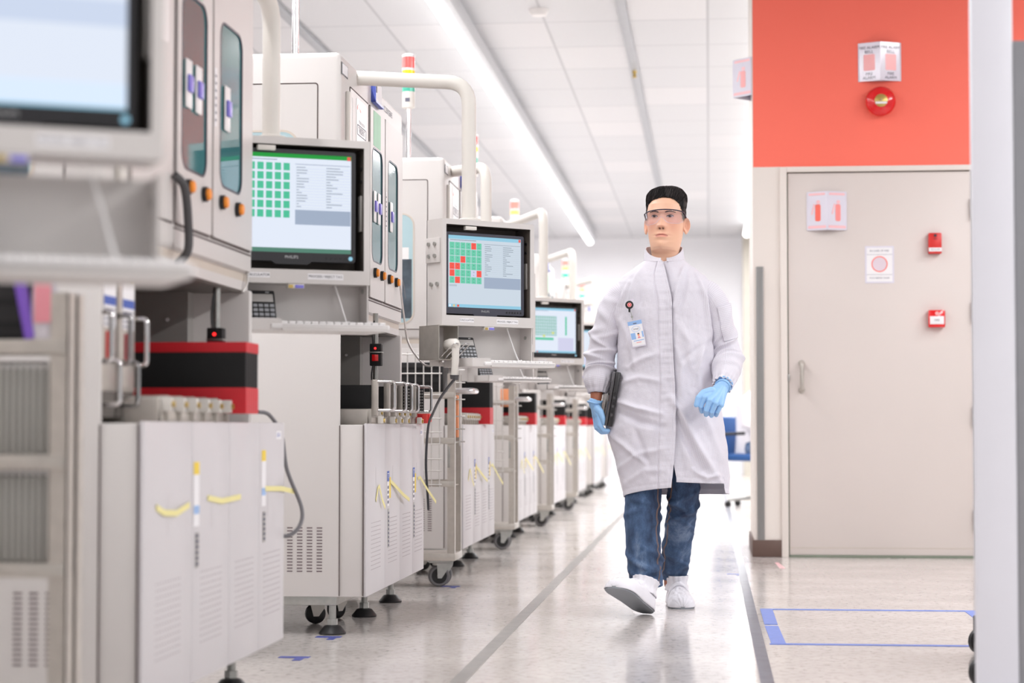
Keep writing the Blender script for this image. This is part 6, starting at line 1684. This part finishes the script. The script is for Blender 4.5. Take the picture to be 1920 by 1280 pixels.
# ---------------------------------------------------------------- shoe covers
def shoe(heel, axis, upv, name, seed, ws_=1.0):
    ax = Vector(axis).normalized(); up = (Vector(upv) - ax * Vector(upv).dot(ax)).normalized(); lt = ax.cross(up)
    Mx = Matrix(((ax.x, lt.x, up.x, heel.x), (ax.y, lt.y, up.y, heel.y), (ax.z, lt.z, up.z, heel.z), (0, 0, 0, 1)))
    t = bpy.data.objects.new(name, None); COL.objects.link(t); t.parent = person
    SX = [0, .012, .04, .09, .14, .19, .235, .265, .285, .295]
    SWd = [ws_ * q for q in (.016, .031, .040, .041, .042, .048, .052, .047, .034, .006)]
    out = [(s, w_) for s, w_ in zip(SX, SWd)]
    xs = np.linspace(0, .295, 40); ws = np.interp(xs, SX, SWd)
    poly = [(a, -w_ - 0.004 * math.sin(a / .295 * PI)) for a, w_ in zip(xs, ws)] + [(a, w_) for a, w_ in zip(xs[::-1], ws[::-1])]
    b = MB(); b.prism(poly, 0.0, 0.010, 'sole', Mx); b.build('sole', t, RO)
    HX = [0, .02, .06, .10, .14, .18, .22, .26, .285, .295]; HH = [.055, .085, .10, .098, .088, .074, .062, .050, .034, .001]
    nr_, n_ = 44, 60; vs = []
    for i in range(nr_):
        s = 0.295 * i / (nr_ - 1); w_ = np.interp(s, SX, SWd) * 1.06 + 0.003; h = np.interp(s, HX, HH)
        for j in range(n_):
            a = PI * j / (n_ - 1)
            p = Vector((s, -w_ * math.cos(a) * (1 - 0.10 * math.sin(a)), 0.006 + h * math.sin(a) ** 0.8))
            dd = 0.005 * noise.noise(Vector((s * 40 + seed, a * 3.2, 1.0))) * math.sin(a) + 0.0035 * noise.noise(Vector((s * 90 + seed, a * 5, 4.0))) * math.sin(a)
            p += Vector((0, -math.cos(a), math.sin(a))) * dd
            p.z -= 0.006 * math.exp(-((s - 0.155) / 0.006) ** 2) * math.sin(a)
            vs.append((Mx @ p)[:])
    up_ = mesh_obj('cover_upper', vs, grid_faces(nr_, n_, False), ['shoecover'], t, RO); bake(up_, [('SOLIDIFY', dict(thickness=0.002, offset=-1.0))])
    vs = []; nr_, n_ = 16, 80
    for i in range(nr_):
        f = i / (nr_ - 1)
        for j in range(n_):
            a = 2 * PI * j / n_
            r = (1 - 0.12 * math.sin(f * PI)) * (1 + (0.10 * abs(math.sin(a * 7 + seed)) - 0.05) * (0.3 + 0.7 * f) + 0.08 * noise.noise(Vector((math.cos(a) * 2, math.sin(a) * 2, f * 3 + seed))))
            vs.append((Mx @ Vector((0.062 + 0.062 * r * math.cos(a) - 0.004 * f, 0.050 * r * math.sin(a), 0.060 + 0.062 * f)))[:])
    an = mesh_obj('ankle_gather', vs, grid_faces(nr_, n_), ['shoecover'], t, RO); bake(an, [('SOLIDIFY', dict(thickness=0.002, offset=0.0))])
    b = MB(); b.tube([Mx @ Vector((0.155, -0.046 * math.cos(PI * i / 20), 0.010 + 0.080 * math.sin(PI * i / 20) ** 0.8)) for i in range(21)], 0.004, 'shoecover', 8); b.build('strap', t, RO)
    return t
hl = at_z(1213, 1151, 0); hl.z = 0.002
tl = P(1152, 1107, -0.345); tl.z = 0.118
shoe(hl, tl - hl, (0.0, 0, 1), 'shoe_cover', 2.0, 1.16)
h2 = at_z(1262, 1122, 0); tr_ = at_z(1269, 1141, 0)
h2 = Vector((tr_.x - 0.012, tr_.y + 0.275, 0.0)); shoe(h2, Vector((0.035, -0.27, 0.0)), (0, 0, 1), 'shoe_cover', 6.0)

# ---------------------------------------------------------------- gloved hands
def capsule(b, pts, rad, n=16):
    P_ = [Vector(p) for p in pts]; d0 = (P_[0] - P_[1]).normalized(); d1 = (P_[-1] - P_[-2]).normalized()
    pp = []; rr = []
    for k_ in (1.0, .85, .5, 0.0): pp.append(P_[0] + d0 * rad[0] * k_ * 0.98); rr.append(rad[0] * math.sqrt(max(0.0004, 1 - k_ * k_)))
    for i in range(1, len(P_) - 1): pp.append(P_[i]); rr.append(rad[i])
    for k_ in (0.0, .5, .85, 1.0): pp.append(P_[-1] + d1 * rad[-1] * k_ * 0.98); rr.append(rad[-1] * math.sqrt(max(0.0004, 1 - k_ * k_)))
    b.tube(pp, rr, 'glove', n)
def glove(b, name, label):
    o_ = b.build(name, person, RO)
    bake(o_, [('REMESH', dict(mode='VOXEL', voxel_size=0.0016)), ('SMOOTH', dict(factor=0.5, iterations=2))])
    return o_
# his left hand (image right): a loose fist swinging forward, back of the hand to the camera
b = MB(); d0 = -0.15
W0 = P(1355, 724, d0 + .015)
kn = [P(1321, 745, -.205), P(1331, 751, -.212), P(1341.5, 756, -.208), P(1351.5, 759, -.196)]
pip = [P(1314, 761, -.207), P(1324, 768, -.214), P(1334.5, 771.5, -.208), P(1345, 771.5, -.195)]
dip = [P(1316, 771, -.178), P(1324, 777, -.182), P(1334, 779, -.178), P(1343, 778, -.17)]
tip = [P(1324, 765, -.160), P(1331, 769, -.162), P(1339, 771, -.160), P(1346, 771, -.156)]
for i in range(4):
    capsule(b, [W0.lerp(kn[i], 0.15), W0.lerp(kn[i], 0.6), kn[i]], [.0235, .0175, .0135])
    r = (.0108, .0112, .0106, .0096)[i]
    capsule(b, [kn[i], kn[i].lerp(pip[i], .55), pip[i], dip[i], tip[i]], [r + .0012, r, r, r - .001, r - .0018])
for i in range(3): capsule(b, [kn[i].lerp(kn[i + 1], .5).lerp(W0, .25), kn[i].lerp(kn[i + 1], .5).lerp(W0, .6)], [.0125, .018])
th0 = P(1334, 733, -.178)
capsule(b, [th0, P(1319, 736, -.196), P(1309, 746, -.212), P(1305.5, 759, -.214)], [.018, .0140, .0118, .0100])
capsule(b, [W0, P(1357, 721, d0 + .03)], [.030, .031])
glove(b, 'glove', '')
b = MB(); c_ = P(1357.5, 720, d0 + .03); ax = (W0 - P(1360, 712, d0 + .06)).normalized(); 
uu_ = ax.cross(Vector((0, 0, 1))).normalized(); ww_ = ax.cross(uu_)
b.tube([c_ + (uu_ * math.cos(a) + ww_ * math.sin(a)) * 0.0335 for a in [2 * PI * i / 32 for i in range(32)]], 0.0042, 'glove', 10, closed=True)
b.tube([W0 + ax * 0.004 + (uu_ * math.cos(a) + ww_ * math.sin(a)) * 0.0305 for a in [2 * PI * i / 32 for i in range(32)]], 0.0030, 'glove', 8, closed=True)
kid(b, 'glove_cuff')
# his right hand (image left): hanging, fingers hooked under the lower edge of the laptop
b = MB()
W1 = P(1117, 760, 0.0)
kn = [P(1123, 779, -.032), P(1121, 782, -.006), P(1118, 783, .018), P(1116, 781, .040)]
pip = [P(1124.5, 797, -.036), P(1122, 801, -.008), P(1119, 802, .018), P(1117, 798, .040)]
dip = [P(1131.5, 806.5, -.034), P(1130, 810, -.008), P(1128, 810, .016), P(1126, 806, .038)]
tip = [P(1140, 807, -.030), P(1139, 809, -.008), P(1137, 809, .014), P(1134, 806, .036)]
for i in range(4):
    capsule(b, [W1.lerp(kn[i], .1), W1.lerp(kn[i], .6), kn[i]], [.021, .0165, .0132])
    r = (.0112, .0118, .0112, .0100)[i]
    capsule(b, [kn[i], kn[i].lerp(pip[i], .5), pip[i], dip[i], tip[i]], [r + .0014, r + .0004, r, r - .001, r - .002])
capsule(b, [P(1120, 766, -.024), P(1126, 772, -.040), P(1130, 783, -.044), P(1132, 793, -.040)], [.017, .0140, .0115, .0098])
capsule(b, [P(1116, 754, 0.0), W1], [.0275, .026])
glove(b, 'glove', '')
b = MB(); c_ = P(1115.5, 754, 0.0)
b.tube([c_ + Vector((math.cos(a) * 0.0295, math.sin(a) * 0.029, 0.004 * math.sin(2 * a + 1))) for a in [2 * PI * i / 32 for i in range(32)]], 0.0038, 'glove', 10, closed=True); kid(b, 'glove_cuff')

# ---------------------------------------------------------------- laptop carried edge-on
tpx = P(1157.5, 697, -.055); btx = P(1140.5, 799, -.055)
axz = (tpx - btx).normalized(); yv = Vector((-0.15, 1.0, 0)).normalized(); xv = yv.cross(axz).normalized(); yv = axz.cross(xv)
lc_ = (tpx + btx) / 2
LM = Matrix(((xv.x, yv.x, axz.x, 0), (xv.y, yv.y, axz.y, 0), (xv.z, yv.z, axz.z, 0), (0, 0, 0, 1)))
t = thing('laptop', 'black ruggedised laptop held edge-on between the hand and smock of the man', 'laptop', lc_)
h_ = (tpx - btx).length / 2
b = MB(); b.box((-0.004, 0, -h_), (0.016, 0.30, h_), 'tabblack', 0.004, 2, LM); b.build('laptop_base', t)
b = MB(); b.box((-0.0155, 0.003, -h_), (-0.0045, 0.297, h_), 'tabgloss', 0.004, 2, LM); b.box((-0.0165, 0.02, h_ - 0.05), (-0.014, 0.28, h_ - 0.045), 'tabblack', 0, 1, LM); b.build('laptop_lid', t)
for i, zz in enumerate((-0.085, -0.07, -0.055, -0.035, -0.02, 0.0, 0.02)):
    b = MB(); b.box((0.0, -0.0012, zz), (0.010, 0.001, zz + 0.011), 'tabgloss' if i % 2 else 'black', 0.001, 1, LM); b.build('port', t)

# ---------------------------------------------------------------- badge on its reel
def front_y(px, py):
    """front surface of the smock at a pixel"""
    q = P(px, py); z = q.z; a = (ci(z, XRc) - ci(z, XLc)) / 2; cx = (ci(z, XRc) + ci(z, XLc)) / 2
    s = min(0.98, abs((q.x - cx) / a)) ; 
    sn = s ** (1 / 0.88); return YC - ci(z, CBF) * (1 - sn * sn) ** 0.44
yb_ = min(front_y(1206, 640), front_y(1206, 600), front_y(1182, 572)) - 0.014
def Q(px, py): return at(px, py, yb_)
t = thing('id_badge', 'white and blue identity card hanging from a black reel clipped to the smock', 'badge', Q(1190, 620)); bo_ = t.location
cs = Q(1180, 571.5)
Bm = T(*(cs - bo_)) @ RZ(0.08)
b = MB(); b.lathe([(0, 0), (0.0155, 0), (0.0168, 0.003), (0.0165, 0.007), (0.014, 0.009), (0, 0.009)], 'black', 36, Bm @ RX(PI / 2)); b.box((-0.004, -0.007, -0.03), (0.004, -0.002, -0.012), 'black', 0.002, 2, Bm); b.build('badge_reel', t)
b = MB(); b.prism(circ(0, 0, 0.0088), 0.009, 0.0098, 'signpink', Bm @ FY); b.prism(circ(0, 0, 0.0062), 0.0098, 0.0102, 'centre', Bm @ FY) if 'centre' in M_ else b.prism(circ(0, 0, 0.0062), 0.0098, 0.0102, 'devred', Bm @ FY); b.prism(circ(0, 0, 0.0034), 0.0102, 0.0106, 'signpink', Bm @ FY); b.prism(circ(0, 0, 0.0015), 0.0106, 0.0109, 'paper', Bm @ FY); b.build('reel_emblem', t)
b = MB(); b.box((0.008, -0.003, 0.008), (0.024, -0.001, 0.016), 'lensedge', 0.001, 1, Bm @ RY(-0.5)); b.build('clip', t)
st_ = [Q(1182.5, 584) - bo_, Q(1184, 589) - bo_, Q(1185, 594) - bo_, Q(1186, 600) - bo_]
b = MB(); b.tube(st_, 0.0014, 'zinc', 8); b.cyl((st_[2] + Vector((0, -0.002, 0))), (st_[2] + Vector((0, -0.005, 0))), 0.005, 'zinc', 14); b.build('strap', t)
cc = Q(1194, 625) - bo_
Km = T(cc.x, cc.y, cc.z) @ RY(math.radians(-11)) @ RX(math.radians(3))
b = MB(); b.box((-0.0285, -0.002, -0.054), (0.0285, 0.002, 0.052), 'signface', 0.0015, 2, Km); b.build('card_holder', t)
KF = Km @ FY
b = MB(); b.box((-0.026, -0.049, 0.002), (0.026, 0.048, 0.0026), 'paper', 0, 1, KF); b.box((-0.0285, 0.036, 0.0026), (0.0285, 0.052, 0.0032), 'ltblue', 0, 1, KF); b.box((-0.007, 0.040, 0.0032), (0.007, 0.0435, 0.0035), 'ink', 0, 1, KF)
b.frame([(0.0175 * math.cos(a), 0.019 + 0.012 * math.sin(a)) for a in [2 * PI * i / 32 for i in range(32)]], [(0.0162 * math.cos(a), 0.019 + 0.0108 * math.sin(a)) for a in [2 * PI * i / 32 for i in range(32)]], 0.0026, 0.003, 'ltblue', KF)
b.text('intel', 0.0125, 'ink', KF, 0, 0.019, 0.0031)
b.box((-0.025, -0.022, 0.0026), (-0.006, 0.004, 0.003), 'ltblue', 0, 1, KF); b.box((0.020, -0.018, 0.0026), (0.026, 0.006, 0.003), 'ltblue', 0, 1, KF)
b.box((-0.018, -0.030, 0.0026), (0.024, -0.027, 0.003), 'ltblue', 0, 1, KF); b.box((-0.008, -0.038, 0.0026), (0.012, -0.035, 0.003), 'signpink', 0, 1, KF)
b.prism([(0.006 + 0.0042 * math.cos(a), -0.006 + 0.0055 * math.sin(a)) for a in [2 * PI * i / 20 for i in range(20)]], 0.0026, 0.0031, 'facepic', KF) if 'facepic' in M_ else b.prism([(0.006 + 0.0042 * math.cos(a), -0.006 + 0.0055 * math.sin(a)) for a in [2 * PI * i / 20 for i in range(20)]], 0.0026, 0.0031, 'orangetag', KF)
b.prism([(0.0, -0.020), (0.013, -0.020), (0.010, -0.013), (0.003, -0.013)], 0.0026, 0.0031, 'pink', KF); b.prism([(0.002, -0.004), (0.010, -0.004), (0.009, 0.001), (0.003, 0.001)], 0.0031, 0.0034, 'inkdark', KF)
b.build('identity_card', t)

# ---------------------------------------------------------------- seated worker far away, mostly hidden by the pier
pw = Vector((0, 0, 0))
b = MB()
b.tube([pw + Vector(v) for v in ((0.02, 0, 0.52), (0.0, 0, 0.70), (0.02, 0, 0.95), (0.05, 0, 1.06), (0.07, 0, 1.12))], [.14, .13, .15, .09, .055], 'skin', 18)
b.tube([pw + Vector(v) for v in ((0.09, 0, 1.10), (0.11, 0, 1.18), (0.12, 0, 1.30), (0.115, 0, 1.335))], [.05, .085, .085, .03], 'skin', 18)
for s in (-1, 1):
    b.tube([pw + Vector(v) for v in ((0.03, s * 0.17, 1.0), (0.06, s * 0.21, 0.78), (0.28, s * 0.16, 0.72), (0.36, s * 0.12, 0.73))], [.05, .045, .035, .03], 'skin', 12)
    b.tube([pw + Vector(v) for v in ((0.02, s * 0.09, 0.55), (0.42, s * 0.11, 0.53), (0.40, s * 0.11, 0.10), (0.42, s * 0.11, 0.05), (0.55, s * 0.12, 0.04))], [.085, .07, .05, .045, .035], 'skin', 12)
p2 = b.build('person'); bake(p2, [('REMESH', dict(mode='VOXEL', voxel_size=0.012)), ('SMOOTH', dict(factor=0.6, iterations=4))])
me = p2.data; n = len(me.vertices); ca_ = me.color_attributes.new('tone', 'FLOAT_COLOR', 'POINT'); ca_.data.foreach_set('color', np.tile(np.append(C3(214, 158, 130), 1), (n, 1)).astype(np.float32).ravel())
p2.location = WK; p2.rotation_euler = (0, 0, CHA)
tag(p2, 'person in a white smock seated in the blue chair, mostly hidden by the pier', 'person')
b = MB(); b.tube([pw + Vector(v) for v in ((-0.02, 0, 0.50), (-0.03, 0, 0.66), (-0.01, 0, 0.95), (0.04, 0, 1.07))], [.185, .165, .185, .085], 'shoecover', 20)
for s in (-1, 1): b.tube([pw + Vector(v) for v in ((0.02, s * 0.17, 1.01), (0.05, s * 0.22, 0.78), (0.27, s * 0.17, 0.715))], [.075, .065, .05], 'shoecover', 14)
b.build('smock', p2, pw)
b = MB()
for s in (-1, 1): b.tube([pw + Vector(v) for v in ((0.0, s * 0.09, 0.545), (0.43, s * 0.11, 0.525), (0.41, s * 0.11, 0.12))], [.10, .085, .065], 'denim', 14)
b.build('trousers', p2, pw)
b = MB(); b.tube([pw + Vector(v) for v in ((0.10, 0, 1.20), (0.10, 0, 1.31), (0.105, 0, 1.352))], [.093, .094, .03], 'hair', 16); b.build('hair', p2, pw)
# ================================================================== CAMERA, LIGHT, VIEW
cd = bpy.data.cameras.new('camera'); co = bpy.data.objects.new('camera', cd); COL.objects.link(co)
co.location = CAM
co.rotation_euler = Matrix((( _R.x, _U.x, -_F.x), (_R.y, _U.y, -_F.y), (_R.z, _U.z, -_F.z))).to_euler()
cd.sensor_width = 36.0; cd.lens = FOC / 1920 * 36.0; cd.clip_start = 0.05; cd.clip_end = 200
cd.dof.use_dof = True; cd.dof.focus_distance = 7.95; cd.dof.aperture_fstop = 2.8
S.camera = co
w = bpy.data.worlds.new('hall_light'); S.world = w; w.use_nodes = True
bg = w.node_tree.nodes['Background']; bg.inputs[0].default_value = (0.985, 0.985, 1.0, 1); bg.inputs[1].default_value = 0.66
def lamp(name, x, y, z, sx, sy, power, col=(0.985, 0.985, 1.0)):
    l = bpy.data.lights.new(name, 'AREA'); l.shape = 'RECTANGLE'; l.size = sx; l.size_y = sy; l.energy = power; l.color = col
    o = bpy.data.objects.new(name, l); COL.objects.link(o); o.location = (x, y, z); return o
lamp('strip_light_glow', -1.82, 14.8, 3.54, 0.09, 31.0, 640)
lamp('strip_light_glow', at(1404, 440, 28.).x, 21.5, 3.54, 0.09, 16.0, 470)
lamp('strip_light_glow', -6.0, 14.8, 3.54, 0.09, 31.0, 800)  # light of the added strip behind the machines
lamp('strip_light_glow', 3.4, 4.5, 3.54, 0.09, 12.0, 480)  # light of the added strip before the door
lamp('strip_light_glow', 4.4, 22.0, 3.54, 0.09, 17.0, 760)  # light of the added strip behind the pier, for the far wall
S.view_settings.view_transform = 'Standard'; S.view_settings.look = 'None'; S.view_settings.gamma = 1.0; S.view_settings.exposure = -0.2
S.view_settings.use_curve_mapping = False
S.cycles.use_denoising = True
S.cycles.max_bounces = 8; S.cycles.diffuse_bounces = 4; S.cycles.glossy_bounces = 4; S.cycles.transparent_max_bounces = 12
